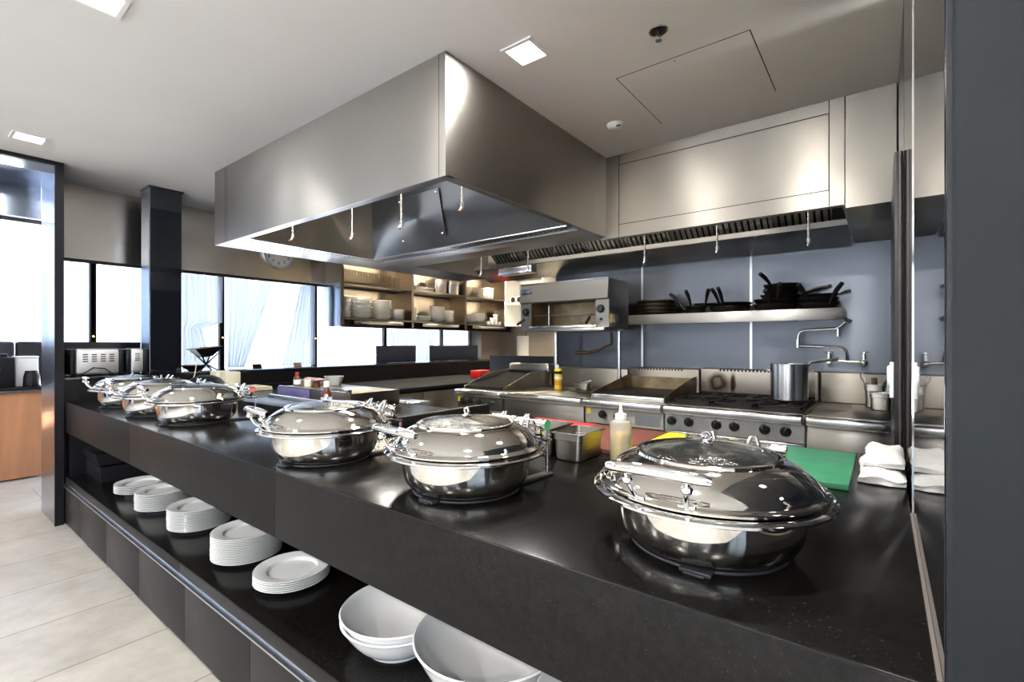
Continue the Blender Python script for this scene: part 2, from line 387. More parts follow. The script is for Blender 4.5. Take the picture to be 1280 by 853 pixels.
# far dining window wall (seen through the portal)
b = B(); b.box(-8.6, -8.45, -6.2, 1.4, 0, 1.0); b.box(-8.6, -8.45, -6.2, 1.4, 2.93, 3.0)
for y in (-6.2, -3.6, -1.2): b.box(-8.6, -8.45, y, y+.25, 1.0, 2.93)
struct('wall_left_dining', b, WALLW)
for i, (a, c) in enumerate(((-5.95,-3.6), (-3.35,-1.2), (-.95,1.36))):
    b = B(); b.box(-8.55, -8.5, a, a+.05, 1, 2.93); b.box(-8.55, -8.5, c-.05, c, 1, 2.93); b.box(-8.55, -8.5, a, c, 1, 1.05); b.box(-8.55, -8.5, a, c, 2.88, 2.93)
    f = struct('window_%d' % (12+i), b, BLK); struct('pane', box(-8.53, -8.52, a, c, 1, 2.93), PANE, f)
# left window wall: sill wall, steel fascia over, black mullions between panes
struct('wall_left', box(XW-.12, XW, .80, 6.75, 0, 1.06), BLK)
b = B(); b.box(XW-.14, XW-.004, .8, 6.75, 2.085, 3.0); struct('wall_left_header', b, WALLW)  # unseen top part raised to keep the sun off the buffet
fs = struct('wall_left_fascia', box(XW-.004, XW, .8, 6.75, 2.085, CEIL), STW)
struct('trim_header', box(XW-.06, XW+.012, .8, 6.2, 2.058, 2.087), BLK)
WIN = [(.80,1.062), (1.105,1.66), (1.72,2.095), (2.14,3.125), (3.18,4.17), (4.22,5.26), (5.30,5.92)]
for i, (a, c) in enumerate(WIN):
    b = B(); b.box(XW-.05, XW-.0, a-.03, a, 1.06, 2.06); b.box(XW-.05, XW, c, c+.03, 1.06, 2.06); b.box(XW-.04, XW-.01, a, c, 1.06, 1.09)
    f = struct('window_%d' % (i+1), b, BLK); struct('pane', box(XW-.03, XW-.022, a, c, 1.09, 2.06), PANE, f)
struct('wall_left_steel_panel', box(XW-.05, XW, 5.95, 6.2, 1.06, 2.06), STB)
struct('wall_left_end', box(XW-.05, XW, 6.2, 6.75, 1.06, 2.085), WALLT)
# portal lined in blue-grey steel at the left
pb = B(); pb.box(-5.41, -4.885, .752, .80, 0, CEIL); pb.box(-5.41, -4.885, -3.0, .752, 2.625, CEIL)
pb.box(-5.41, -4.885, -3.05, -3.0, 0, CEIL)
pt = struct('door_1', pb, STB)
eb = B(); eb.box(-4.885, -4.872, .748, .80, 0, CEIL-.001); eb.box(-4.885, -4.872, -3.05, .748, 2.69, CEIL-.001)
struct('door_edge', eb, BLK, pt)
struct('wall_left_bulkhead', box(-5.47, -5.411, -3.0, .75, 2.37, 3.0), STB)
struct('wall_left_near', box(-5.47, -5.411, -6.2, -3.05, 0, 3.0), WALLW)
# outside
struct('ground_outside', box(-30, 12, -22, 14, -.4, -.13), PAVE)
sl = bpy.data.lights.new('sun', 'SUN'); sl.energy = SUN; sl.angle = .01; so = bpy.data.objects.new('sun', sl); COL.objects.link(so); so.rotation_euler = Vector((-.5,-.1,-.85)).to_track_quat('-Z','Y').to_euler()
# sheer curtains hanging inside the windows
def curtain(y0, y1, z0, z1, x, label, n=9, amp=.03, tie=None):
    b = B(); t = bmesh.new(); K = 90; J = 14; g = []
    for j in range(J+1):
        row = []; v = j/J; z = z0+(z1-z0)*v
        a, c = y0, y1
        if tie: a, c = tie(v, y0, y1)
        for k in range(K+1):
            u = k/K; row.append(t.verts.new((x+amp*math.sin(u*n*2*PI)+amp*.4*math.sin(u*n*4.7*PI+v*2), a+(c-a)*u, z)))
        g.append(row)
    for j in range(J):
        for k in range(K): t.faces.new((g[j][k], g[j][k+1], g[j+1][k+1], g[j+1][k]))
    b._join(t)
    o = solo('sheer_curtain', b, SHEER, label, 'curtain', (x, (y0+y1)/2, z0)); return o
curtain(1.74, 2.1, 1.11, 2.05, XW+.05, 'white sheer curtain in the narrow window beside the black column', 5, .018,
        lambda v, a, c: (a, a+(c-a)*(.45+.55*abs(v-.45)**.8)) if v < .45 else (a, c))
curtain(2.15, 2.62, 1.11, 2.05, XW+.05, 'white sheer curtain left side of the window under the clock', 6, .02, lambda v, a, c: (a, a+(c-a)*(.35+.65*v)))
curtain(2.72, 3.12, 1.11, 2.05, XW+.05, 'white sheer curtain right side of the window under the clock', 6, .02, lambda v, a, c: (c-(c-a)*(1-.55*v), c))
curtain(4.24, 5.05, 1.11, 1.55, XW+.05, 'white sheer curtain below the plate shelves, behind the dark panels', 8, .02)
curtain(1.40, 1.67, 1.11, 2.05, XW+.05, 'white sheer curtain gathered left of the black column', 4, .018)
curtain(.2, 1.3, 1.05, 2.80, -8.38, 'long white sheer curtain seen through the steel framed opening', 10, .04)

# black glossy column
c = struct('column_glass_clad', box(-5.187, -4.976, 1.366, 1.598, 1.10, CEIL-.012), BLG)
struct('trim_column_cap', box(-5.20, -4.962, 1.352, 1.612, CEIL-.012, CEIL), BLK, c)
struct('trim_column_steel', box(-5.187, -4.979, 1.358, 1.366, 1.10, CEIL-.012), STB, c)

# ceiling fittings
def downlight(x, y, label, watt=None):
    t = thing('downlight', label, 'ceiling light', (x, y, CEIL), 'recessed square downlights')
    f = B()
    for (a, c_, d, e) in ((-.085,.085,-.085,-.068), (-.085,.085,.068,.085), (-.085,-.068,-.068,.068), (.068,.085,-.068,.068)):
        f.box(x+a, x+c_, y+d, y+e, CEIL-.008, CEIL+.0)
    part('frame', f, PLW, t); part('diffuser', box(x-.068, x+.068, y-.068, y+.068, CEIL-.005, CEIL-.0005), LAMP, t)
    l = bpy.data.lights.new('downlight_lamp', 'AREA'); l.shape = 'SQUARE'; l.size = .13; l.energy = watt or DL; l.color = (1,.975,.94)
    o = bpy.data.objects.new('downlight_lamp', l); COL.objects.link(o); o.location = (x, y, CEIL-.012)
DL = DLE
downlight(-1.315, 1.81, 'bright square downlight beside the right hand corner of the steel hood', DLK)
downlight(-4.445, .56, 'square downlight above the steel lined opening, left edge of the ceiling')
downlight(-2.44, .50, 'bright square downlight cut by the top edge of the photo')
downlight(-.41, 1.86, 'square downlight above the green chopping board', DLK)
for i, (x, y) in enumerate(((-.41,.5), (-4.4,-1.6), (-2.4,-1.6), (-.4,-1.6), (1.6,-1.6), (-4.4,-3.8), (-2.4,-3.8), (-.4,-3.8), (1.6,-3.8))):
    downlight(x, y, 'unseen square downlight added to light the dining room floor before the counter', DLD)  # rows out of view, added to brighten the floor and shelf plates
t = thing('fire_sprinkler', 'chrome fire sprinkler head with dark escutcheon on the ceiling', 'sprinkler', (-.769, 2.036, CEIL))
part('escutcheon', B().lathe([(0,-.004),(.03,-.006),(.036,-.003),(.04,0)], (-.769,2.036,CEIL), 28), BLK, t)
part('escutcheon_rim', B().lathe([(.036,-.001),(.037,-.005),(.041,-.004),(.042,0)], (-.769,2.036,CEIL), 28), CHR, t)
b = B(); b.cyl((-.769,2.036,CEIL-.004), (-.769,2.036,CEIL-.022), .006); b.tube([(-.777,2.036,CEIL-.02),(-.78,2.036,CEIL-.032),(-.769,2.036,CEIL-.044)], .002, 6)
b.tube([(-.761,2.036,CEIL-.02),(-.758,2.036,CEIL-.032),(-.769,2.036,CEIL-.044)], .002, 6); b.lathe([(0,-.046),(.014,-.046),(.014,-.044),(0,-.043)], (-.769,2.036,CEIL), 18)
part('sprinkler_head', b, CHR, t)
t = thing('smoke_detector', 'round white smoke detector on the ceiling near the hood corner', 'smoke detector', (-1.31, 2.745, CEIL))
part('housing', B().lathe([(0,-.032),(.03,-.031),(.044,-.022),(.05,-.01),(.052,0)], (-1.31,2.745,CEIL), 30), PLW, t)
part('vent_slot', B().box(-1.29,-1.262,2.712,2.72,CEIL-.0285,CEIL-.0245), BLK, t)
t = thing('ceiling_hatch', 'flush white access hatch outlined by a thin dark gap in the ceiling', 'hatch', (-.765, 2.59, CEIL))
b = B()
for (x0,x1,y0,y1) in ((-1.08,-.452,2.272,2.276), (-1.08,-1.076,2.272,2.91), (-.456,-.452,2.272,2.91)): b.box(x0,x1,y0,y1,CEIL-.0012,CEIL+.001)
part('gap', b, DARK, t); part('panel', box(-1.0755,-.4565,2.2765,2.909,CEIL-.0016,CEIL), CEILM, t)
part('latch_hole', B().lathe([(0,-.002),(.004,-.002),(.004,0)], (-.79,2.30,CEIL), 10), DARK, t)

# ------------------------------------------------------------------ serving counter
t = thing('granite_worktop', 'long black granite serving worktop with deep honed front apron', 'worktop', (-2.4, 1.57, .69))
part('slab', box(-4.875, .0595, .815, 2.33, .894, .92, .002), GRAN, t)
b = B()
XS = [-4.875, -3.30, -1.66, .059]
for a, c in zip(XS, XS[1:]): b.box(a+.0008, c-.0008, .81, .84, .692, .9185, .0015)
part('apron', b, APR, t); part('underside', box(-4.87, .055, .84, 2.298, .70, .893), BLK, t)
solo('kitchen_side_reflector', box(-4.87, .055, 2.300, 2.318, .0, .691), STP, 'unseen steel panel added behind the serving counter to reflect light at the range', 'panel', (-2.4,2.31,0))  # out of view, added so the range fronts reflect something bright
t = thing('display_shelf', 'open black shelf under the serving worktop holding plates and bowls', 'shelf', (-2.4, 1.2, .31))
b = B()
XS = [-4.875, -2.55, -1.05, .059]
part('shelf_board', box(-4.875, .059, .815, 1.62, .325, .355, .002), GRAN, t)
for a, c in zip(XS, XS[1:]): b.box(a+.0006, c-.0006, .81, .825, .308, .3545, .001)
part('front_edge', b, CAB, t)
part('back_panel', box(-4.875, .059, 1.62, 1.64, .33, .691), BLK, t)
part('end_panel', box(-4.876, -4.872, .83, 1.62, .355, .692), BLK, t)
b = B(); b.box(-4.97, .059, .80, .812, .283, .290); b.box(-4.97, .059, .826, .834, .285, .309); b.box(-4.97,.059,.812,.826,.283,.286)
solo('finger_rail', b, ALU, 'aluminium finger pull channel running along the top of the cabinet doors', 'rail', (-2.4,.82,.283))
CX = [-4.97,-4.409,-3.764,-3.13,-2.484,-1.841,-1.20,-.56,.059]
CN = ['leftmost', 'second from the left', 'third from the left', 'fourth from the left', 'fifth from the left', 'sixth from the left', 'seventh from the left', 'rightmost']
for i, (a, c_) in enumerate(zip(CX, CX[1:])):
    t = thing('base_cabinet', 'taupe flat front base cabinet under the display shelf, %s' % CN[i], 'cabinet', ((a+c_)/2, 1.2, 0), 'cabinets below the serving counter')
    part('carcass', box(a+.002, c_-.002, .835, 1.62, .01, .308), BLK, t)
    part('door', box(a+.0018, c_-.0018, .808, .828, .012, .281, .001), CAB, t)
solo('counter_upstand', box(-1.985, -1.95, 1.40, 2.30, .92, .982, .002), APR, 'low dark stone upstand standing across the serving worktop', 'upstand', (-1.967,1.85,.92))

# plates on the shelf
PL = B().lathe([(0,.0),(.088,0),(.094,.002),(.101,.0125),(.147,.019),(.150,.021),(.149,.0225),(.1022,.0168),(.1003,.0160),(.0925,.0047),(0,.0045)], (0,0,0), 64).mesh('dinner_plate', CER)
def plate_stack(x, y, z, n, place, group, me=PL, pitch=.0078, nm='dinner_plate', kind='white dinner plate', cat='plate', jit=.0012):
    for k in range(n):
        o = bpy.data.objects.new(nm, me); COL.objects.link(o)
        o.location = (x+random.uniform(-jit,jit), y+random.uniform(-jit,jit), z+k*pitch+.0003); o.rotation_euler = (0,0,random.uniform(0,6))
        tag(o, '%s %s in the stack %s' % (kind, ORD[n-1-k] if k else 'lowest', place), cat, group)
plate_stack(-1.985, 1.045, .355, 6, 'beside the white bowls', 'dinner plates on the open shelf')
plate_stack(-2.385, 1.035, .355, 15, 'second from the bowls', 'dinner plates on the open shelf')
plate_stack(-2.985, 1.045, .355, 14, 'third from the bowls', 'dinner plates on the open shelf')
plate_stack(-3.50, 1.035, .355, 13, 'fourth from the bowls', 'dinner plates on the open shelf')
plate_stack(-4.0, 1.05, .355, 7, 'nearest the black trays', 'dinner plates on the open shelf')
def bowl(x, y, z, R, h, label, base=.5, wall=.007):
    rb = R*base
    pr = [(0,0.004),(rb*.9,.004),(rb*.92,0),(rb,0),(rb*1.02,.012)]
    for k in range(1, 9):
        u = k/8; pr.append((rb*1.02+(R-rb*1.02)*u**.62, .012+(h-.012)*u))
    pr += [(R+.004,h+.004),(R,h+.008)]
    for k in range(8, 0, -1):
        u = k/8; pr.append((rb*1.02+(R-rb*1.02)*u**.62-wall, .012+(h-.012)*u+.004))
    pr += [(rb*.8,.014),(0,.012)]
    solo('serving_bowl', B().lathe(pr, (x,y,z), 72), CER, label, 'bowl', (x,y,z), 'large white serving bowls on the open shelf')
bowl(-1.285, 1.045, .355, .185, .098, 'wide white serving bowl, lower of the nested pair beside the plates', .56)
bowl(-1.283, 1.044, .375, .187, .104, 'wide white serving bowl, upper of the nested pair beside the plates', .56)
bowl(-.90, 1.06, .355, .215, .165, 'deep white serving bowl at the bottom edge of the photo', .45)
bowl(-.47, 1.05, .355, .215, .165, 'deep white serving bowl rightmost, mostly hidden under the worktop', .45)
# black trays in the dark left end of the shelf
def crate(name, x0, x1, y0, y1, z0, h, fl, label, M=None):
    b = B(); t = bmesh.new()
    v = [(x0+fl,y0+fl,z0),(x1-fl,y0+fl,z0),(x1-fl,y1-fl,z0),(x0+fl,y1-fl,z0),(x0,y0,z0+h),(x1,y0,z0+h),(x1,y1,z0+h),(x0,y1,z0+h)]
    w = .006; v += [(x0+w,y0+w,z0+h),(x1-w,y0+w,z0+h),(x1-w,y1-w,z0+h),(x0+w,y1-w,z0+h),(x0+fl+w,y0+fl+w,z0+w),(x1-fl-w,y0+fl+w,z0+w),(x1-fl-w,y1-fl-w,z0+w),(x0+fl+w,y1-fl-w,z0+w)]
    V = [t.verts.new(p) for p in v]
    t.faces.new([V[i] for i in (3,2,1,0)]); t.faces.new([V[i] for i in (12,13,14,15)])
    for i in range(4):
        j = (i+1) % 4
        t.faces.new((V[i],V[j],V[4+j],V[4+i])); t.faces.new((V[4+i],V[4+j],V[8+j],V[8+i])); t.faces.new((V[8+i],V[8+j],V[12+j],V[12+i]))
    b._join(t, M)
    return solo(name, b, BLP, label, 'tray', ((x0+x1)/2,(y0+y1)/2,z0), 'black plastic trays on the open shelf')
BLP = mat('black_plastic', (.018,.018,.02,1), .22, var=.1)
crate('black_tray', -4.86, -4.45, .925, 1.3, .3552, .112, .003, 'black box shaped tray, lowest of the pile in the dark shelf end')
crate('black_tray', -4.87, -4.47, .90, 1.35, .468, .092, .03, 'black flared tray resting on the box shaped one')
crate('black_tray', -4.86, -4.52, .92, 1.3, .561, .08, .025, 'black flared tray, topmost of the pile below the worktop end')

# ------------------------------------------------------------------ chafing dishes (authored at the origin, front = -y)
def make_chafer():
    t = thing('chafing_dish', '', 'chafing dish', (0,0,0), 'round chafing dishes on the serving worktop')
    b = B().lathe([(.120,.0005),(.163,.0005),(.1645,.003),(.162,.0062),(.120,.0062),(.120,.0005)], (0,0,0), 72)
    b.box(-.002, .058, -.180, -.150, .0005, .0085, .002); b.box(.008, .048, -.187, -.180, .0005, .006, .0015)
    part('base_ring', b, RUB, t)
    b = B().box(.085, .120, .12, .285, .0005, .010, .003); part('rear_arm', b, RUB, t)
    part('pan', B().lathe([(0,.0065),(.147,.0065),(.162,.0100),(.176,.020),(.186,.037),(.1905,.058),(.192,.075),(.192,.118)], (0,0,0), 96), CHR, t)
    part('rim', B().lathe([(.188,.114),(.193,.1195),(.212,.120),(.230,.1165),(.240,.115),(.2455,.118),(.246,.123),(.240,.1265),(.225,.1295),(.205,.1305),(.188,.1305)], (0,0,0), 96), CHB, t)
    lid = part('lid', B().lathe([(.228,.1315),(.234,.133),(.2345,.137),(.231,.1405),(.224,.1415),(.221,.144),(.218,.149),(.211,.158),(.200,.1685),(.186,.179),(.171,.1875),(.158,.193),(.152,.195),(.150,.2005),(.146,.2025),(.140,.202),(.137,.197),(.150,.191),(.184,.175),(.208,.155),(.216,.144),(.228,.1315)], (0,0,0), 96), CHR, t)
    part('lid_glass', B().lathe([(0,.2185),(.04,.2172),(.08,.2125),(.115,.205),(.1375,.198),(.1375,.194),(.115,.201),(.08,.2085),(.04,.2132),(0,.2145)], (0,0,0), 72), LIDG, lid)
    b = B().lathe([(0,.2165),(.014,.2165),(.015,.220),(.007,.223),(.006,.227),(0,.228)], (0,0,0), 20)
    b.tube([(.009*math.cos(a), 0, .233+.009*math.sin(a)) for a in [k*2*PI/16 for k in range(16)]], .0038, 8, closed=True)
    part('knob', b, CHB, lid)
    n = 15; pts = []; rr = []
    for k in range(n):
        u = k/(n-1)*2-1
        pts.append((-.02+u*.098, -.258+.010*u*u, .2065-.006*u*u)); rr.append(.0125-.002*u*u if abs(u) < .98 else .008)
    part('handle', B().tube(pts, rr, 14), CHB, lid)
    for s in (-1, 1):
        q = -.02+s*.058
        b = B().tube([(q-s*.010,-.224,.141),(q-s*.008,-.236,.155),(q-s*.003,-.247,.176),(q,-.255,.198)], .0055, 10)
        b.sph((q-s*.002,-.2495,.180), .0115, (1,1,.8), 14); b.box(q-s*.01-.016, q-s*.01+.016, -.228, -.215, .1395, .145, .002)
        part('handle_bracket', b, CHB, lid)
    h = part('hinge', B().tube([(-.115,.246,.172),(.115,.246,.172)], .0145, 20), CHR, t)
    b = B()
    for x in (-.095, -.02, .02, .095): b.cyl((x-.007,.246,.172), (x+.007,.246,.172), .018, 20)
    b.box(-.1, .1, .236, .258, .126, .162, .004); part('hinge_bracket', b, CHB, h)
    for x in (-.052, .052):
        b = B().tube([(x-.016,.206,.158),(x-.012,.219,.186),(x-.005,.230,.202),(x+.005,.230,.202),(x+.012,.219,.186),(x+.016,.206,.158)], .0055, 10)
        part('hinge_loop', b, CHB, h)
    for s in (-1, 1): part('end_cap', B().cyl((s*.116,.246,.172), (s*.122,.246,.172), .0175, 24), CHR, h)
    b = B().cyl((.105,.268,.010), (.105,.268,.12), .0065, 14); b.cyl((.105,.268,.010), (.105,.268,.03), .009, 14); b.box(.09,.12,.240,.275,.117,.126,.003)
    part('rear_post', b, CHR, t)
    return t
ch = make_chafer()
CH = [(-.31,1.11,.0,'large chrome chafing dish with dark glass lid, closest to the camera'),
      (-1.012,1.083,-.08,'chrome chafing dish between the yellow squeeze bottle and the upstand'),
      (-1.71,1.035,-.08,'chrome chafing dish in the middle of the counter below the sauce bottle'),
      (-3.07,1.065,-.06,'chrome chafing dish, nearest one of the left hand trio'),
      (-3.60,1.045,-.06,'chrome chafing dish, middle one of the left hand trio'),
      (-4.25,1.06,-.06,'chrome chafing dish at the far left end, below the toasters')]
for i, (x, y, rz, lb) in enumerate(CH):
    if i == 0: o = ch; o.location = (x,y,.9205); o.rotation_euler = (0,0,rz); o['label'] = lb
    else: dup(ch, (x,y,.9205), rz, lb)

# ------------------------------------------------------------------ on the worktop
def board(x0, x1, y0, y1, m, label, z=.9205, h=.02):
    solo('cutting_board', box(x0, x1, y0, y1, z, z+h, .004), m, label, 'cutting board', ((x0+x1)/2,(y0+y1)/2,z), 'colour coded cutting boards')
board(-.432, -.078, 1.742, 2.262, GRB, 'green plastic cutting board, rightmost, beside the white towels')
board(-.803, -.437, 1.74, 2.262, YLB, 'yellow plastic cutting board behind the nearest chafing dish')
board(-1.178, -.808, 1.742, 2.26, BRB, 'brown plastic cutting board behind the squeeze bottle')
board(-1.56, -1.183, 1.742, 2.265, REDB, 'red plastic cutting board mostly hidden behind the steel pans')
def squeeze(x, y, z):
    t = thing('squeeze_bottle', 'clear squeeze bottle half full of yellow oil with white nozzle', 'bottle', (x,y,z))
    part('bottle', B().lathe([(0,.001),(.036,.001),(.039,.004),(.040,.01),(.040,.145),(.037,.152),(.022,.157),(.021,.16)], (x,y,z), 40), BOTP, t)
    part('oil', B().lathe([(0,.0035),(.035,.0035),(.0385,.008),(.0385,.108),(0,.108)], (x,y,z), 40), OIL, t)
    part('cap', B().lathe([(.0195,.158),(.021,.158),(.021,.178),(.017,.18),(.008,.184),(.004,.212),(.0025,.213),(0,.213)], (x,y,z), 30), PLW, t)
squeeze(-.770, 1.66, .9205)
def gn(name, x0, x1, y0, y1, z0, h, label, M=None, fl=.012, m=STD, lip=.012, group='steel gastronorm pans'):
    """open steel pan: rounded plan, tapering walls, rolled rim"""
    def ring(ax0, ax1, ay0, ay1, r, n=5):
        p = []
        for (cx, cy, a0) in ((ax1-r,ay1-r,0),(ax0+r,ay1-r,PI/2),(ax0+r,ay0+r,PI),(ax1-r,ay0+r,1.5*PI)):
            for k in range(n+1): p.append((cx+r*math.cos(a0+k/n*PI/2), cy+r*math.sin(a0+k/n*PI/2)))
        return p
    t = bmesh.new(); rings = []
    L_ = lip; S = [(fl+.012,0,.018),(fl+.003,.004,.022),(fl,.014,.024),(L_*.9,h*.72,.022),(L_*.6,h*.74,.022),(L_*.6,h-.004,.022),(0,h-.004,.016),(0,h,.016),(L_*.6+.002,h,.022),(L_*.6+.003,h*.74,.022),(L_*.9+.003,h*.72,.022),(fl+.003,.014,.022),(fl+.010,.004,.02)]
    for (d, z, r) in S: rings.append([t.verts.new((a, b_, z0+z)) for a, b_ in ring(x0+d, x1-d, y0+d, y1-d, r)])
    n = len(rings[0])
    for a, b_ in zip(rings, rings[1:]):
        for k in range(n): t.faces.new((a[k], a[(k+1) % n], b_[(k+1) % n], b_[k]))
    t.faces.new(rings[0][::-1]); t.faces.new(rings[-1]); bmesh.ops.recalc_face_normals(t, faces=t.faces[:])
    b = B(); b._join(t, M)
    return solo(name, b, m, label, 'pan', ((x0+x1)/2,(y0+y1)/2,z0), group)
gn('gastronorm_pan', -1.005, -.865, 1.535, 1.735, .9205, .105, 'deep steel food pan beside the squeeze bottle, right one of two')
gn('gastronorm_pan', -1.155, -1.01, 1.555, 1.735, .9205, .112, 'deep steel food pan left of its twin, behind the middle chafing dish')
# folded white towels against the glass
def towel(x0, x1, y0, y1, z, h, label, seed):
    R = random.Random(seed); b = B(); t = bmesh.new(); bmesh.ops.create_cube(t, size=1)
    bmesh.ops.subdivide_edges(t, edges=t.edges[:], cuts=9, use_grid_fill=True)
    from mathutils import noise
    for v in t.verts:
        p = v.co.copy(); e = max(abs(p.x), abs(p.y))*2
        q = Vector(((x0+x1)/2+p.x*(x1-x0), (y0+y1)/2+p.y*(y1-y0), z+(p.z+.5)*h))
        if p.z > -.45: q.z -= h*.55*max(0, (e-.6)/.4)**2*(p.z+.5)
        w = noise.noise(Vector((q.x*22+seed, q.y*22, q.z*40)))
        q.x += w*.010; q.y += noise.noise(Vector((q.x*30, q.y*30+seed, q.z*50)))*.012
        if p.z > -.45: q.z += noise.noise(Vector((q.x*18, q.y*18, seed)))*.018*(p.z+.5)
        q.z = max(q.z, z+.0005); q.x = min(q.x, .0595); v.co = q
    bmesh.ops.smooth_vert(t, verts=t.verts[:], factor=.35, use_axis_x=True, use_axis_y=True, use_axis_z=True)
    for v in t.verts: v.co.z = max(v.co.z, z+.0003)
    b._join(t); solo('folded_towel', b, TWL, label, 'towel', ((x0+x1)/2,(y0+y1)/2,z), 'folded white towels')
towel(-.062, .058, 1.875, 2.20, .9205, .046, 'folded white towel on the worktop against the glass, lower one', 3)
towel(-.046, .058, 1.93, 2.22, .9645, .036, 'folded white towel lying on top of another beside the glass', 8)

# box of stainless housings and jars behind the middle of the counter
t = thing('bain_marie_box', 'low steel housing with blue violet front panel behind the chafing dishes', 'bain marie', (-3.3,2.1,.9205))
part('housing', box(-3.83, -2.85, 1.90, 2.32, .9205, 1.02, .004), STR, t)
part('front_panel', box(-3.83, -3.36, 1.893, 1.8995, .93, 1.018, .002), PURP, t, 'blue violet front panel')
part('top_rail', box(-3.83, -2.85, 1.90, 1.915, 1.0205, 1.026), STP, t)
part('hinge_stub', box(-2.90, -2.87, 1.90, 1.93, 1.0265, 1.045, .002), STP, t)
t = thing('warming_tray', 'black slab warming tray with raised steel rear edge', 'warming tray', (-3.05,1.53,.9205))
part('tray_body', box(-3.42, -2.62, 1.42, 1.64, .9205, .985, .004), BLK, t)
part('rear_edge', box(-3.46, -2.60, 1.641, 1.665, .9205, 1.003, .003), ALU, t)
def bottle(name, x, y, z, h, r, body, capm, label, labm=None, cat='bottle', group=None):
    t = thing(name, label, cat, (x,y,z), group)
    part('bottle', B().lathe([(0,0),(r*.94,0),(r,.004),(r,h*.52),(r*.9,h*.60),(r*.45,h*.72),(r*.4,h*.84),(0,h*.84)], (x,y,z), 28), body, t)
    part('cap', B().lathe([(0,h*.80),(r*.52,h*.80),(r*.52,h*.985),(r*.45,h),(0,h)], (x,y,z), 24), capm, t)
    if labm: part('label_band', B().lathe([(r*1.01,h*.1),(r*1.02,h*.1),(r*1.02,h*.46),(r*1.01,h*.46)], (x,y,z), 28), labm, t)
    return t
bottle('sauce_bottle', -2.93, 1.775, .9205, .19, .036, AMB, PLW, 'brown sauce bottle with white cap and pale label behind the middle chafing dish', mat('pale_blue_label',(.55,.60,.72,1),.5))
bottle('sauce_bottle', -3.15, 1.74, .9205, .072, .017, AMB, RED, 'tiny sauce bottle with red cap behind the warming tray')
bottle('sauce_bottle', -3.70, 1.985, 1.0265, .105, .026, AMB, RED, 'sauce bottle with bright red cap on the steel housing', PLW)
def jar(x, y, z, r, h, body, capm, label):
    t = thing('jar', label, 'jar', (x,y,z))
    part('body', B().lathe([(0,0),(r,0),(r,h*.7),(r*.85,h*.76),(0,h*.76)], (x,y,z), 22), body, t); part('lid', B().lathe([(0,h*.765),(r*.92,h*.765),(r*.92,h),(0,h)], (x,y,z), 22), capm, t)
jar(-3.62, 2.03, 1.0205, .028, .052, CREAM, PLW, 'small cream jar right of the red capped bottle')
jar(-3.54, 2.06, 1.0205, .027, .048, AMB, BLK, 'small brown jar beside the cream jar')
def tub(x, y, z, r, h, m, label, name='plastic_tub', n=26):
    solo(name, B().lathe([(0,0),(r*.72,0),(r,h),(r*1.05,h),(r*1.05,h+.003),(r*.97,h+.003),(r*.70,.004),(0,.004)], (x,y,z), n), m, label, 'tub', (x,y,z))
tub(-3.60, 2.25, 1.0205, .075, .068, BOTP, 'translucent tapered plastic tub at the right of the wrapped tray')
def wrapped(x, y, z, sx, sy, h, label):
    t = thing('wrapped_tray', label, 'food tray', (x,y,z))
    part('tray', B().poly([(-sx/2,h),(-sx/2*.8,0),(sx/2*.8,0),(sx/2,h)], sy, Matrix.Translation((x,y+sy/2,z)) @ Matrix.Rotation(PI/2,4,'X')), WRAP, t)
    b = B()
    for k in range(7): b.sph((x-sx*.38+sx*.76*k/6, y, z+h), .03, (1,1.2,.45), 10)
    part('food', b, FOOD, t)
wrapped(-3.74, 2.15, 1.0205, .22, .16, .045, 'cling wrapped food tray behind the red capped bottle')
# cups, cloth, dark round lid behind the left trio
def cardbox(x0, x1, y0, y1, z0, z1, m, label):
    t = thing('paper_cup_carton', label, 'carton', ((x0+x1)/2,(y0+y1)/2,z0), 'cartons behind the left chafing dishes')
    part('carton', box(x0,x1,y0,y1,z0,z1,.003), m, t); part('flap', box(x0+.004,x1-.004,y0+.004,y1-.004,z1+.0002,z1+.004), CREAM, t)
cardbox(-4.52, -4.40, 1.735, 1.855, .9205, 1.115, CREAM, 'tall cream carton standing behind the left chafing dishes')
cardbox(-4.395, -4.31, 1.72, 1.80, .9205, 1.02, mat('pale_yellow_card',(.66,.62,.34,1),.6), 'short pale yellow carton beside the tall cream one')
cardbox(-4.72, -4.60, 1.735, 1.855, .9205, 1.115, CREAM, 'cream carton partly behind the dark round lid')
M = Matrix.Translation((-4.36,1.56,.965)) @ Matrix.Rotation(math.radians(68),4,'Z') @ Matrix.Rotation(math.radians(76),4,'X')
t = thing('round_lid', 'dark round lid with pale rim leaning behind the left chafing dishes', 'lid', (-4.36,1.56,.9205))
b = B().lathe([(0,.03),(.06,.026),(.11,.012),(.138,0),(.138,-.004),(0,-.004)], (0,0,0), 40, Matrix.Translation((-4.33,1.47,.9325)) @ Matrix.Rotation(.25,4,'Y')); 
part('disc', B().lathe([(0,.112),(.05,.106),(.10,.084),(.135,.04),(.146,.0),(.14,0),(0,.02)], (-4.33,1.56,.998), 40), DKF, t)
part('stand', B().lathe([(0,0),(.12,0),(.12,.077),(0,.077)], (-4.33,1.56,.9205), 30), BLK, t)
part('rim', B().lathe([(.142,.0),(.15,0),(.152,.006),(.146,.010),(.142,.006)], (-4.33,1.56,.993), 40), CREAM, t)
b = B()
for k in range(3): b.box(-4.98+.004*k, -4.62-.006*k, 2.05, 2.24, .9205+.011*k, .9312+.011*k, .004)
solo('folded_cloth', b, CREAM, 'folded cream cloth lying behind the front left chafing dish', 'cloth', (-4.8,2.15,.9205))

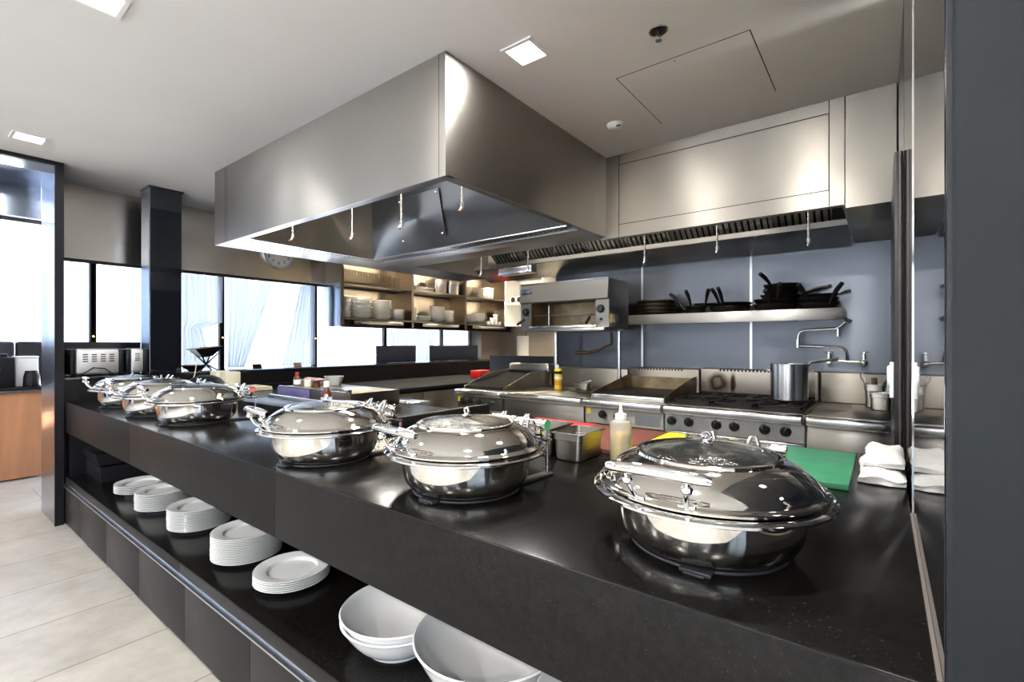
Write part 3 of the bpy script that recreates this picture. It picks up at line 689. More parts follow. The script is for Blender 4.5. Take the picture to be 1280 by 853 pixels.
# ------------------------------------------------------------------ left ledge, worktop, things by the windows
t = thing('window_ledge', 'long black ledge running under the left windows', 'ledge', (-5.2,3.7,0))
part('ledge_top', box(-5.449, -4.99, .815, 6.2, 1.075, 1.10, .003), mat('polished_black_stone',(.012,.012,.014,1),.12), t)
part('front_panel', box(-5.02, -5.0, .815, 6.2, 0, 1.075), BLK, t)
t = thing('side_worktop', 'black side worktop with steel fronted cabinets below the window ledge', 'worktop', (-4.45,3.7,0))
part('top', box(-4.999, -3.88, 2.36, 5.2, .87, .90, .003), mat('matt_black_stone',(.010,.010,.012,1),.75,0,.08), t)
part('splash_rail', box(-4.999, -4.98, 2.36, 5.2, .90, .95), BLK, t)
part('cabinet', box(-4.95, -3.93, 2.36, 5.15, .08, .869), BLK, t)
for a, c_ in ((2.37,2.93), (2.94,3.5), (3.51,4.08), (4.09,4.66)): part('door', box(-3.929, -3.91, a, c_, .1, .84, .002), STD, t)
t = thing('steel_bench', 'short steel bench with rounded corner behind the stone upstand', 'bench', (-3.25,2.55,0))
part('top', box(-3.80, -2.88, 2.37, 2.66, .868, .90, .014, seg=4), STP, t)
for x, y in ((-3.76,2.42),(-3.76,2.61),(-2.95,2.42),(-2.95,2.61)): part('leg', B().cyl((x,y,0),(x,y,.868),.018), STP, t)
part('undershelf', box(-3.78,-2.92,2.40,2.63,.30,.32), STD, t)
part('drawer', box(-3.4,-2.99,2.38,2.62,.76,.85,.003), CREAM, t)
solo('red_box', box(-4.42,-4.24,4.80,5.04,.9005,1.0,.01), RED, 'small red box on the side worktop behind the grill', 'box', (-4.33,4.92,.9))
def toaster(y0, y1, label, nslot):
    x0, x1, z0, z1 = -5.19, -5.0, 1.1005, 1.335
    t = thing('toaster', label, 'toaster', ((x0+x1)/2,(y0+y1)/2,z0), 'steel toasters on the window ledge')
    part('shell', box(x0, x1, y0+.03, y1-.03, z0+.015, z1-.012, .018, seg=3), SATN, t)
    part('back_plate', box(x1, x1+.004, y0+.05, y1-.035, z0+.035, z1-.03, .002), SATN, t)
    b = B(); n = nslot
    for k in range(n):
        yc = y0+.09+(y1-y0-.17)*k/max(1, n-1) if n > 1 else (y0+y1)/2
        for j in range(4): b.box(x1+.004, x1+.0055, yc-.016, yc+.016, z1-.065-j*.018, z1-.057-j*.018)
    part('vents', b, DARK, t)
    for a in (y0, y1-.03): part('end_cap', box(x0-.004, x1+.003, a, a+.03, z0+.012, z1-.018, .008), BLK, t)
    b = B(); n2 = 2*nslot
    for k in range(n2):
        yc = y0+.06+(y1-y0-.12)*k/max(1, n2-1); b.box(x0+.03, x1-.03, yc-.012, yc+.012, z1-.014, z1-.009)
    part('slots', b, DARK, t)
    part('top_trim', box(x0+.01, x1-.01, y0+.03, y1-.03, z1-.0119, z1-.0115), STP, t)
    for a in (y0+.06, y1-.06):
        for x in (x0+.03, x1-.03): part('foot', B().cyl((x,a,z0),(x,a,z0+.016),.012), BLK, t)
    return t
tst = toaster(.855, 1.19, 'wide steel toaster with four vent groups on the window ledge', 4)
toaster(1.205, 1.355, 'narrower steel toaster tucked beside the black column', 1)
part('power_cord', B().tube([(-4.985,1.12,1.112),(-4.975,1.06,1.16),(-4.97,.99,1.17),(-4.975,.93,1.125),(-4.985,.88,1.108)], .0045, 8), BLK, tst)
solo('dark_screen_panel', box(-5.40,-5.37,.80,1.40,1.1005,1.375,.004), BLK, 'black low panel behind the toasters below the window', 'panel', (-5.385,1.1,1.1))
for y0, y1, lb in ((3.93,4.60,'dark low partition panel on the ledge, nearer the camera of two under the plate shelves'), (4.88,5.93,'dark low partition panel on the ledge beside the blue steel panel')):
    t = thing('partition_panel', lb, 'panel', (-5.3,(y0+y1)/2,1.1005), 'dark panels on the window ledge')
    part('board', box(-5.315,-5.285,y0,y1,1.1005,1.335,.004), mat('navy_black_laminate',(.022,.030,.055,1),.35), t)
    for y in (y0+.08, y1-.08): part('foot', box(-5.35,-5.3155,y-.02,y+.02,1.1005,1.115), BLK, t)
# tilted bowl on crossed legs, low bowl of snacks
def sqbowl(name, cx, cy, cz, R, h, label, tilt, foodm, legs):
    t = thing(name, label, 'bowl', (cx,cy,1.1005))
    M = Matrix.Translation((cx,cy,cz)) @ Matrix.Rotation(tilt,4,'X')
    b = B(); n = 4 if legs else 30
    b.lathe([(0,0),(R*.35,0),(R,h),(R*1.02,h+.004),(R*.96,h+.004),(R*.33,.008),(0,.008)], (0,0,0), n, M @ Matrix.Rotation(PI/4,4,'Z'))
    part('bowl', b, BLK, t)
    f = B(); R_ = random.Random(3)
    for k in range(22): f.sph(M @ Vector((R_.uniform(-.6,.6)*R*.8, R_.uniform(-.6,.6)*R*.8, h*.92)), .02, (1,1,.7), 8)
    part('snacks', f, FOOD, t)
    if legs:
        for (ax, ay) in ((.09,.08),(-.09,.08),(.09,-.08),(-.09,-.08)):
            part('leg', B().tube([(cx+ax,cy+ay,1.1005),(cx,cy,cz-.075),(cx-ax*.9,cy-ay*.9,cz+h*.35)], .007, 8), BLK, t)
sqbowl('tilted_snack_bowl', -5.2, 1.875, 1.235, .17, .085, 'square black bowl tilted on a crossed leg stand by the window', .12, FOOD, True)
sqbowl('low_snack_bowl', -5.11, 1.74, 1.1005, .105, .055, 'low round black bowl of pink snacks beside the black column', 0, FOOD, False)
solo('hanging_wire', B().tube([(-5.0,1.66,1.30),(-4.98,1.70,1.25),(-4.97,1.715,1.18),(-4.97,1.70,1.08),(-4.94,1.66,1.0),(-4.90,1.62,.93)], .004, 8), CREAM, 'thin cream wire hanging down over the ledge front', 'wire', (-4.97,1.7,.93))
for y, m, lb in ((2.36,BLK,'small black card holder on the ledge below the clock'), (2.80,mat('brown_card',(.30,.20,.15,1),.5),'small brown card holder on the ledge, right of the black one')):
    t = thing('card_holder', lb, 'card holder', (-5.2,y,1.1005)); part('card', B().box(-5.203,-5.197,y-.045,y+.045,1.103,1.15,M=rot('Y',-.4,(-5.2,y,1.103))), m, t); part('base', box(-5.215,-5.18,y-.04,y+.04,1.1005,1.1035), BLK, t)
# amber reflections on the mullions, modelled as small glowing beads
for y, lb in ((1.083,'tiny amber reflection, modelled as a glowing bead on the mullion above the toasters'), (2.118,'tiny amber reflection, modelled as a glowing bead on the mullion left of the clock'), (3.153,'tiny amber reflection, modelled as a glowing bead on the mullion right of the clock')):
    t = thing('amber_reflection', lb, 'reflection', (XW+.002,y,1.425)); part('bead_mount', B().lathe([(0,0),(.012,0),(.012,.006),(0,.006)], (0,0,0), 16, Matrix.Translation((XW+.0005,y,1.425)) @ Matrix.Rotation(PI/2,4,'Y')), BLK, t)
    part('glow_bead', B().sph((XW+.010,y,1.425), .007), GLNT, t)
# clock on the steel fascia
t = thing('wall_clock', 'round white wall clock half hidden behind the steel hood', 'clock', (XW,2.70,2.40))
CM = Matrix.Translation((XW+.0005,2.70,2.405)) @ Matrix(((0,0,1,0),(1,0,0,0),(0,1,0,0),(0,0,0,1)))   # local x->y, y->z, z->x
part('case', B().lathe([(0,0),(.186,0),(.19,.004),(.19,.03),(.184,.036),(.172,.036),(.168,.026),(.168,.018),(0,.018)], (0,0,0), 60, CM), ALU, t)
part('face', B().lathe([(0,.0185),(.167,.0185),(.167,.020),(0,.020)], (0,0,0), 60, CM), CER, t)
b = B()
for k in range(1, 13):
    a = PI/2-k*PI/6; b._join(text_mesh(str(k), .052, CM @ Matrix.Translation((.128*math.cos(a), .128*math.sin(a), .0208))))
for k in range(60):
    a = k*PI/30; b.box(.152,.160,-.001,.001,.0201,.0208, M=CM @ Matrix.Rotation(a,4,'Z'))
part('numerals', b, BLK, t)
part('hour_hand', B().box(-.004,.004,-.02,.085,.0225,.0235, M=CM @ Matrix.Rotation(.9,4,'Z')), BLK, t)
part('minute_hand', B().box(-.003,.003,-.025,.13,.0245,.0255, M=CM @ Matrix.Rotation(-.6,4,'Z')), BLK, t)

# ------------------------------------------------------------------ dining side through the opening
t = thing('wood_buffet', 'wood veneer buffet counter with black top seen through the opening', 'buffet', (-7.2,.3,0))
part('front', box(-7.5,-6.83,-1.6,.96,.015,.875,.004), WOODM, t); part('top', box(-7.55,-6.79,-1.65,1.0,.895,.925,.004), BLK, t); part('edge_band', box(-7.54,-6.80,-1.64,.99,.875,.8945), STP, t)
t = thing('coffee_grinder', 'black boxy machine on the wood buffet, left edge of the photo', 'machine', (-7.0,.68,.925))
part('body', box(-7.12,-6.86,.50,.765,.9255,1.225,.012), BLK, t); part('hopper', box(-7.08,-6.90,.55,.72,1.2255,1.262,.01), BLG, t); part('spout', box(-6.86,-6.82,.60,.66,1.08,1.13,.006), BLK, t)
t = thing('white_crate', 'white box on the wood buffet beside the black machine', 'box', (-7.05,.85,.925))
part('box', box(-7.16,-6.95,.775,.945,.9255,1.215,.008), PLW, t); part('lid', box(-7.165,-6.945,.772,.948,1.2155,1.232,.004), PLW, t)
t = thing('black_jug', 'squat black jug in front of the white box on the buffet', 'jug', (-6.90,.90,.925))
part('jug', B().lathe([(0,0),(.06,0),(.066,.01),(.062,.1),(.05,.15),(.052,.16),(0,.16)], (-6.88,.885,.9255), 26), BLK, t); part('handle', B().tube([(-6.88,.945,1.05),(-6.88,.975,1.04),(-6.88,.98,.99),(-6.88,.948,.965)], .007, 8), BLK, t)
for y0, y1, lb in ((-1.0,.905,'black padded bench back under the far window, left of two'), (.92,1.36,'black padded bench back under the far window, beside the opening jamb')):
    t = thing('bench_seat', lb, 'bench', (-8.1,(y0+y1)/2,0), 'black benches under the far dining windows')
    part('backrest', box(-8.30,-8.18,y0,y1,.45,1.385,.03,seg=3), BLK, t); part('seat', box(-8.18,-7.75,y0,y1,.34,.46,.03,seg=3), BLK, t); part('plinth', box(-8.28,-7.82,y0+.04,y1-.04,0,.34), DARK, t)

# ------------------------------------------------------------------ hanging steel plate shelves on the left wall
SX0, SX1 = XW+.001, -5.10
SY = [3.30, 4.382, 5.44, 6.58]
t = thing('plate_shelving', 'wall hung steel shelving full of plates and glasses over the window ledge', 'shelving', (-5.27,4.9,1.571))
for y in SY: part('upright', box(SX0, SX1, y-.018, y+.018, 1.575, 2.50), STR, t)
part('side_panel', box(SX0, SX1-.004, 3.270, 3.281, 1.571, 2.10), STB, t)
part('bottom_shelf', box(SX0, SX1, 3.282, 6.60, 1.655, 1.675), STR, t)
part('middle_shelf', box(SX0, SX1-.01, 3.282, 6.60, 2.085, 2.105), STR, t)
part('top_panel', box(SX0, SX1, 3.282, 6.60, 2.50, 2.52), STR, t)
part('base_panel', box(SX0, SX1-.01, 3.282, 6.60, 1.571, 1.575), BLK, t)
part('back_panel', box(SX0, SX0+.006, 3.282, 6.60, 1.575, 2.50), STR, t)
part('base_edge', box(SX1-.008, SX1+.001, 3.282, 6.60, 1.562, 1.5745), BLK, t)
for a, c_ in ((3.46,4.22),(4.55,5.28),(5.6,6.42)):
    part('lamp_trough', box(SX1-.06, SX1+.012, a, c_, 1.600, 1.645, .008), STP, t)
PLS = B().lathe([(0,0),(.07,0),(.075,.003),(.12,.015),(.128,.0175),(.127,.019),(.09,.010),(0,.006)], (0,0,0), 30).mesh('side_plate', CER)
G_ = 'plates and crockery on the wall shelving'
def st2(y, n, place, R=1., z=1.6755, x=-5.25, pitch=.0165, kind='white plate'):
    for k in range(n):
        o = bpy.data.objects.new('shelf_plate', PLS); COL.objects.link(o); o.location = (x+random.uniform(-.004,.004), y+random.uniform(-.005,.005), z+k*pitch); o.scale = (R,R,1)
        tag(o, '%s, %s in the stack %s' % (kind, ORD[n-1-k] if k else 'lowest', place), 'plate', G_)
st2(3.415, 16, 'against the left side panel', .70)
st2(3.66, 16, 'second from the left side panel', 1.07)
st2(3.97, 15, 'third from the left side panel', 1.07)
st2(4.235, 9, 'left of the first upright', .75)
st2(4.49, 11, 'right of the first upright', .62)
st2(4.70, 5, 'lowest one in the middle bay', .95)
st2(5.20, 11, 'beside the bowls in the middle bay', .75)
st2(5.52, 9, 'right of the second upright', .62)
BW = B().lathe([(0,0),(.05,0),(.055,.004),(.105,.05),(.108,.052),(.102,.052),(.05,.008),(0,.006)], (0,0,0), 30).mesh('soup_bowl', CER)
def bw(y, n, place, R=1., pitch=.02, x=-5.24):
    for k in range(n):
        o = bpy.data.objects.new('soup_bowl', BW); COL.objects.link(o); o.location = (x, y, 1.6755+k*pitch*R); o.scale = (R,R,R)
        tag(o, 'white bowl, %s in the nested pile %s' % (ORD[n-1-k] if k else 'lowest', place), 'bowl', G_)
bw(4.97, 9, 'in the middle shelving bay', 1.1); bw(5.70, 8, 'left in the right shelving bay', .8); bw(5.90, 8, 'centre of the right shelving bay', .95)
CUP = B().lathe([(0,0),(.03,0),(.042,.06),(.04,.06),(.028,.004),(0,.004)], (0,0,0), 20).mesh('white_cup', CER)
for y, n, pl in ((6.10,1,'nearest the bowls'),(6.19,2,'second from the bowls'),(6.28,3,'third from the bowls'),(6.37,1,'at the right end')):
    for k in range(n):
        o = bpy.data.objects.new('white_cup', CUP); COL.objects.link(o); o.location = (-5.20,y,1.6755+k*.0605)
        tag(o, 'white cup in the right shelving bay, %s, %s' % (pl, 'lowest' if k == 0 else ORD[n-1-k]), 'cup', G_)
GL = B().lathe([(0,.001),(.028,.001),(.034,.15),(.032,.15),(.026,.008),(0,.008)], (0,0,0), 18).mesh('drinking_glass', CLR)
def gl(y, x, h, lab):
    o = bpy.data.objects.new('drinking_glass', GL); COL.objects.link(o); o.location = (x, y, 2.106); o.scale = (1,1,h)
    tag(o, lab, 'glass', 'glasses on the upper wall shelf')
for k in range(10): gl(3.40+k*.085, -5.17, 1.15-.03*k, 'clear tumbler, front row of the left upper shelf, %s from the side panel' % ['first','second','third','fourth','fifth','sixth','seventh','eighth','ninth','tenth'][k])
for k in range(9): gl(3.45+k*.085, -5.30, 1.2, 'clear tumbler, rear row of the left upper shelf, %s from the side panel' % ['first','second','third','fourth','fifth','sixth','seventh','eighth','ninth'][k])
for k in range(5): gl(5.55+k*.085, -5.17, 1.05, 'clear tumbler on the right upper shelf, %s from the upright' % ['first','second','third','fourth','fifth'][k])
gn('gastronorm_pan', -5.40, -5.13, 4.45, 4.82, 2.106, .06, 'shallow steel tray on the middle bay upper shelf', m=STP, group='trays on the upper wall shelf')
gn('gastronorm_pan', -5.40, -5.15, 4.86, 5.10, 2.106, .20, 'deep steel pan on the middle bay upper shelf', m=STP, group='trays on the upper wall shelf')
gn('gastronorm_pan', -5.40, -5.15, 5.14, 5.38, 2.106, .20, 'deep steel pan on the middle bay upper shelf beside the second upright', m=STP, group='trays on the upper wall shelf')
t = thing('white_container', 'white plastic container beside the tumblers on the right upper shelf', 'container', (-5.25,6.10,2.106))
part('tub', box(-5.36,-5.14,6.02,6.16,2.106,2.27,.01), PLW, t); part('lid', box(-5.365,-5.135,6.015,6.165,2.271,2.285,.005), PLW, t)
t = thing('steel_bin', 'upright steel bin with a hinged front standing at the end of the shelving', 'bin', (-5.2,6.45,1.676))
part('box', box(-5.35,-5.06,6.43,6.55,1.676,1.93,.004), STD, t); part('lid', box(-5.355,-5.055,6.425,6.555,1.931,1.943,.003), STP, t)
t = thing('alcove_rack', 'pale shelves with dark round canisters on the alcove wall behind the grill', 'rack', (-4.9,6.6,1.66))
part('board', box(-5.05,-4.3,6.35,6.74,2.02,2.04), PLW, t); part('board', box(-5.05,-4.3,6.35,6.74,1.655,1.675), PLW, t)
for x in (-5.05, -4.3): part('post', box(x-.012,x+.012,6.36,6.74,1.655,2.45), PLW, t)
part('back_board', box(-5.05,-4.3,6.735,6.7495,1.67,2.45), PLW, t)
for x, lb in ((-4.93,'round dark ended canister on the alcove rack, left one'), (-4.80,'round dark ended canister on the alcove rack, right one')):
    tt = thing('canister', lb, 'canister', (x,6.5,2.041)); part('tube', B().cyl((x,6.42,2.10),(x,6.70,2.10),.058,24), PLW, tt); part('end', B().cyl((x,6.413,2.10),(x,6.4195,2.10),.045,24), BLK, tt)
solo('paper_notice', box(-5.10,-4.84,6.742,6.749,1.10,1.50), PLW, 'white paper notice pinned on the brown alcove wall', 'notice', (-4.97,6.745,1.3))
for x in (-4.08,-3.55): 
    t = thing('power_socket', 'small white power socket on the alcove wall, %s one' % ('left' if x < -4 else 'right'), 'socket', (x,6.745,1.26)); part('plate', box(x-.06,x+.06,6.742,6.749,1.20,1.32,.003), PLW, t)
    part('outlet', B().box(x-.03,x-.01,6.740,6.7415,1.24,1.28).box(x+.01,x+.03,6.740,6.7415,1.24,1.28), BLK, t)

# ------------------------------------------------------------------ exhaust hood
HB = 2.14
HX0, HX1, HY0, HY1 = -4.17, -1.60, 1.57, 3.205
t = thing('exhaust_hood', 'huge brushed steel kitchen exhaust hood hanging from the ceiling over the cooking line', 'hood', (-2.6,2.9,HB))
T = CEIL-.002
part('front_fascia', box(HX0, HX1-.045, HY0, HY0+.012, HB, T), STH, t)
part('corner_strip', box(HX1-.0445, HX1, HY0, HY0+.012, HB, T), ST, t)
part('corner_strip', box(HX0-.012, HX0-.0005, HY0, 1.62, HB, T), ST, t)
part('side_fascia', box(HX0-.012, HX0, 1.6205, YB-.01, HB, T), STH, t)
part('side_fascia', box(HX1-.012, HX1, HY0+.0125, HY1-.13, HB, T), STH, t)
b = B(); b.box(HX1-.012, HX1+.0015, HY1-.129, HY1, HB, T); part('side_frame', b, ST, t)
b = B(); b.box(HX1-.011, -.175, HY1-.001, HY1+.011, 2.125, T); part('rear_fascia', b, STD, t)
b = B(); x0, x1 = HX1+.002, -.165
b.box(x0, x0+.10, HY1-.008, HY1-.0015, 2.125, T); b.box(x1-.07, x1, HY1-.008, HY1-.0015, 2.125, T)
b.box(x0+.1005, x1-.0705, HY1-.008, HY1-.0015, 2.125, 2.215); b.box(x0+.1005, x1-.0705, HY1-.008, HY1-.0015, 2.665-.02, T)
part('fascia_frame', b, STF, t)
part('fascia_panel', box(x0+.104, x1-.074, HY1-.0065, HY1-.0015, 2.219, 2.641), STF, t)
b = B(); b.box(HX1-.0455, HX1-.0435, HY0-.0008, HY0, HB, T); b.box(-3.995, -3.993, HY0-.0008, HY0, HB, T); b.box(-3.965, -3.963, HY0-.0008, HY0, HB, T)
xa, xb, ya_ = x0+.1005, x1-.0705, HY1-.0090
for (q0,q1,q2,q3) in ((xa-.002,xa+.0025,2.125,T),(xb-.002,xb+.0025,2.125,T),(xa,xb,2.2145,2.2185),(xa,xb,2.643,2.647)): b.box(q0,q1,ya_,ya_+.0008,q2,q3)
part('seams', b, DARK, t)
part('bulkhead', box(-.160, .058, HY1-.006, YB-.01, 2.105, T), STF, t)
# bottom return lip of the outer skin
b = B(); b.box(HX0, HX1, HY0+.0125, HY0+.055, HB, HB+.006); b.box(HX1-.05, HX1-.0125, HY0+.056, HY1, HB, HB+.006); b.box(HX0, HX0+.32, HY0+.056, YB-.02, HB, HB+.006)
part('bottom_lip', b, LIPS, t)
b = B(); b.box(HX0+.321, HX1-.051, 2.87, 3.25, HB, HB+.03); b.box(HX1-.0505, -.165, HY1+.012, 3.25, 2.125, 2.15); part('centre_beam', b, STD, t)
b = B(); b.box(HX0+.44, HX1-.051, 2.735, 2.745, HB, HB+.03); b.box(HX0+.44,HX1-.051,2.855,2.869,HB-.006,HB+.03); part('gutter_edge', b, ALU, t)
b = B(); b.box(HX0+.321, HX0+.44, HY0+.056, 2.86, HB, HB+.006); b.box(HX0+.441, HX1-.051, 2.746, 2.854, HB, HB+.006); b.box(HX0+.321, HX0+.44, 3.251, YB-.02, HB, HB+.006)
part('perforated_gutter', b, LIPS, t)
b = B()
def dot(x, y): b.box(x-.009, x+.009, y-.009, y+.009, HB-.0015, HB-.0005)
for k in range(28): dot(HX0+.38, 1.68+k*.042)
for k in range(48): dot(HX0+.5+k*.042, 2.80)
for k in range(25): dot(HX0+.38, 3.30+k*.042)
part('gutter_holes', b, DARK, t, stuff=True)
# sloping plenum plates inside the island basin
bx0, bx1, by0, by1 = HX0+.44, HX1-.05, HY0+.055, 2.735
tx0, tx1, ty0, ty1, tz = -3.25, -1.66, 1.66, 2.36, 2.60
z0 = HB+.006
part('plenum_plate', B().quad([(bx0,by1,z0),(bx0,by0,z0),(tx0,ty0,tz),(tx0,ty1,tz)], .004), ST, t)
part('plenum_plate', B().quad([(bx1,by1,z0),(bx0,by1,z0),(tx0,ty1,tz),(tx1,ty1,tz)], .004), STM, t)
part('plenum_plate', B().quad([(bx0,by0,z0),(bx1,by0,z0),(tx1,ty0,tz),(tx0,ty0,tz)], .004), STD, t)
part('plenum_plate', B().quad([(bx1,by0,z0),(bx1,by1,z0),(tx1,ty1,tz),(tx1,ty0,tz)], .004), STD, t)
part('plenum_top', B().quad([(tx0,ty0,tz),(tx1,ty0,tz),(tx1,ty1,tz),(tx0,ty1,tz)], .004), STD, t)
def onplate(u, v, off):   # u along x (0..1 of the bottom edge), v up
    p = Vector((bx0+(bx1-bx0)*u, by1, z0)).lerp(Vector((tx0+(tx1-tx0)*u, ty1, tz)), v); n = Vector((0,-(tz-z0),-(by1-ty1))).normalized(); return p+n*off
ap = part('access_panel', B().quad([onplate(.20,.16,.008), onplate(.20,.78,.008), onplate(.47,.78,.008), onplate(.47,.16,.008)], -.005), STM, t)
b = B()
for u in (.215,.455):
    for v in (.2,.74): b.sph(onplate(u,v,.013), .011, n=10)
part('panel_knob', b, STP, ap)
# rear basin: end plates, soffit, filters, grease trough
part('basin_front', B().quad([(-3.72,3.25,2.17),(-.17,3.25,2.17),(-.17,3.30,2.62),(-3.72,3.30,2.62)], .004), STD, t)
part('basin_end', box(-3.735, -3.72, 3.252, YB-.02, 2.15, 2.62), STD, t); part('basin_end', box(-.175, -.162, 3.252, YB-.02, 2.126, 2.62), STD, t)
part('basin_top', box(-3.72, -.176, 3.25, YB-.02, 2.60, 2.615), STD, t)
fy0, fz0, fy1, fz1 = 4.16, 2.235, 3.86, 2.50
N_F = 8; fw = (3.40-.28)/N_F
ang = math.atan2(fy0-fy1, fz1-fz0)
for k in range(N_F):
    xa = -3.40+k*fw; L_ = math.hypot(fy1-fy0, fz1-fz0)
    M = Matrix.Translation((xa, fy0, fz0)) @ Matrix.Rotation(ang, 4, 'X')        # local: x along, z up the slope, -y to the cook
    b = B(); b.box(0,.012,-.02,.02,0,L_,M=M); b.box(fw-.014,fw-.002,-.02,.02,0,L_,M=M); b.box(.0125,fw-.0145,-.02,.02,0,.014,M=M); b.box(.0125,fw-.0145,-.02,.02,L_-.014,L_,M=M)
    n = 8; p = (fw-.026)/n
    for j in range(n): b.box(.016+j*p, .016+j*p+p*.60, -.012, -.004, .015, L_-.015, M=M)
    f = part('grease_filter', b, ST if k % 2 else STP, t)
    part('filter_baffle', B().box(.013, fw-.015, .006, .012, .015, L_-.015, M=M), DARK, f)
part('filter_header', B().quad([(-3.72,fy1,fz1),(-.17,fy1,fz1),(-.17,3.76,2.60),(-3.72,3.76,2.60)], .004), STD, t)
b = B(); b.box(-3.70,-.18,4.08,4.086,2.195,2.235); b.box(-3.70,-.18,4.086,4.20,2.195,2.201); part('grease_trough', b, ST, t)
part('rear_plate', B().quad([(-3.70,4.09,2.193),(-.18,4.09,2.193),(-.18,4.372,2.085),(-3.70,4.372,2.085)], .005), STP, t)
part('lamp_housing', box(-3.30,-2.86,4.03,4.14,2.10,2.175,.01), ALU, t)
def nozzle(x, y, ztop, zbot, red):
    p = part('nozzle_pipe', B().cyl((x,y,zbot+.03),(x,y,ztop),.0075,12), STP, t)
    b = B(); b.cyl((x,y,zbot+.035),(x,y,zbot+.01),.012,10); b.cyl((x,y,zbot+.012),(x,y-.012,zbot-.008),.009,10); part('nozzle_head', b, ALU, p)
    b = B(); b.sph((x,y-.016,zbot-.013),.012,(1,1,.8),10); part('nozzle_cap', b, mat('copper_red',(.40,.10,.07,1),.4,.3) if red else STP, p)
for x, y, zt, zb, r_ in ((-3.42,1.80,2.55,2.13,1),(-3.05,2.05,2.58,2.13,1),(-2.50,2.05,2.595,2.13,1),(-1.95,2.05,2.595,2.15,1)): nozzle(x,y,zt,zb,r_)
for x, y, zt, zb in ((-3.30,3.75,2.58,2.08),(-2.70,3.75,2.58,2.07),(-1.53,3.75,2.58,2.03),(-.97,3.75,2.58,2.05),(-.39,3.75,2.58,2.03)): nozzle(x,y,zt,zb,0)

# ------------------------------------------------------------------ cooking line
FY = 3.42; BT = .92
def roll_edge(x0, x1):
    b = B(); b.box(x0+.001, x1-.001, 3.36, 3.46, .862, BT, .018, seg=4); return b
def riser(x0, x1, zt=1.14, slots=True):
    b = B(); b.box(x0+.002, x1-.002, 4.27, 4.36, BT, zt, .012, seg=3); return b
def slots_mesh(x0, x1, z):
    b = B(); n = int((x1-x0)/.028)
    for k in range(n): b.box(x0+k*.028, x0+k*.028+.014, 4.276, 4.345, z+.0002, z+.0014, M=None)
    for k in range(n): b.box(x0+k*.028, x0+k*.028+.014, 4.2682, 4.2698, z-.020, z-.004)
    return b
def knob(x, z, r, parent, y=FY-.006):
    M = Matrix.Translation((x,y,z)) @ Matrix.Rotation(PI/2,4,'X')
    b = B().lathe([(0,0),(r*1.12,0),(r*1.12,.006),(r*.95,.008),(r*.9,.024),(r*.8,.030),(0,.030)], (0,0,0), 26, M)
    b.box(-r*.22,r*.22,-r*.88,r*.88,.030,.041,.003, M=M @ Matrix.Rotation(random.uniform(-.7,.7),4,'Z'))
    k = part('knob', b, KNB, parent); return k
def unit_body(t, x0, x1, z0=.12):
    part('body', box(x0+.003, x1-.003, 3.46, 4.36, z0, .885), STD, t)
    part('worktop', box(x0+.001, x1-.001, 3.4605, 4.3605, .888, BT, .002), STF, t)
    part('front_edge', roll_edge(x0, x1), STP, t)
    for x in (x0+.05, x1-.05):
        for y in (3.55, 4.28): part('foot', B().cyl((x,y,0),(x,y,z0),.022,14), STP, t)
# char grill
x0, x1 = -3.315, -2.742
t = thing('char_grill', 'steel gas char grill with sloping black grate at the left end of the range', 'grill', ((x0+x1)/2,3.9,0))
unit_body(t, x0, x1)
part('control_panel', box(x0+.004,x1-.004,3.414,3.459,.745,.858), STP, t); part('lower_door', box(x0+.004,x1-.004,3.43,3.459,.13,.735,.003), ST, t)
for x, r in ((x0+.09,.030),(x0+.185,.018),(x0+.31,.030),(x0+.43,.018)): knob(x,.808,r,t,3.412)
part('rating_label', box(x0+.012,x0+.045,3.4125,3.4135,.80,.848), YEL, t, 'yellow label')
bz = lambda y: .945+(y-3.50)*.16
for s, x in ((0,x0+.035),(1,x1-.045)):
    M = Matrix.Translation((x,0,0)) @ Matrix(((0,0,1,0),(1,0,0,0),(0,1,0,0),(0,0,0,1)))
    part('side_guard', B().poly([(3.475,BT+.001),(4.26,BT+.001),(4.26,1.085),(3.90,1.07),(3.475,.945)], .006, M), STD, t)
b = B(); n = 17
for k in range(n):
    x = x0+.055+(x1-x0-.12)*k/(n-1); b.tube([(x,3.485,bz(3.485)),(x,4.20,bz(4.20))], .0065, 6)
for y in (3.485, 3.85, 4.20): b.box(x0+.045, x1-.052, y-.006, y+.006, bz(y)-.016, bz(y)-.004)
part('grate', b, BLM, t); part('fire_box', box(x0+.043,x1-.047,3.48,4.25,BT+.0005,.93), DARK, t)
part('flue_riser', B().box(x0+.02,x1-.01,4.20,4.36,1.05,1.15,.035,seg=4), ST, t); part('flue_back', box(x0+.03,x1-.02,4.262,4.36,BT+.001,1.0495), CAVM, t)
b = B()
for k in range(11): b.box(x0+.17+k*.03, x0+.185+k*.03, 4.215, 4.30, 1.1502, 1.1515, M=None)
part('flue_slots', b, DARK, t)
part('rear_panel', box(-3.70,-2.80,4.362,4.372,.60,1.225), STV, t)
# infill bench with drawers
def bench(x0, x1, label, riser_h=1.12):
    t = thing('steel_bench_unit', label, 'bench', ((x0+x1)/2,3.9,0))
    unit_body(t, x0, x1); part('drawer_front', box(x0+.012,x1-.006,3.425,3.459,.725,.858,.002), STH, t)
    part('lower_panel', box(x0+.012,x1-.006,3.44,3.459,.15,.66,.002), ST, t); part('drawer_rail', box(x0+.012,x1-.006,3.43,3.459,.672,.712,.003), STP, t)
    part('upstand', riser(x0,x1,riser_h), STF, t); return t
bench(-2.740, -1.905, 'plain steel bench unit with drawer between char grill and griddle')
bench(-.372, .060, 'plain steel bench unit with drawer at the right end of the range', 1.15)
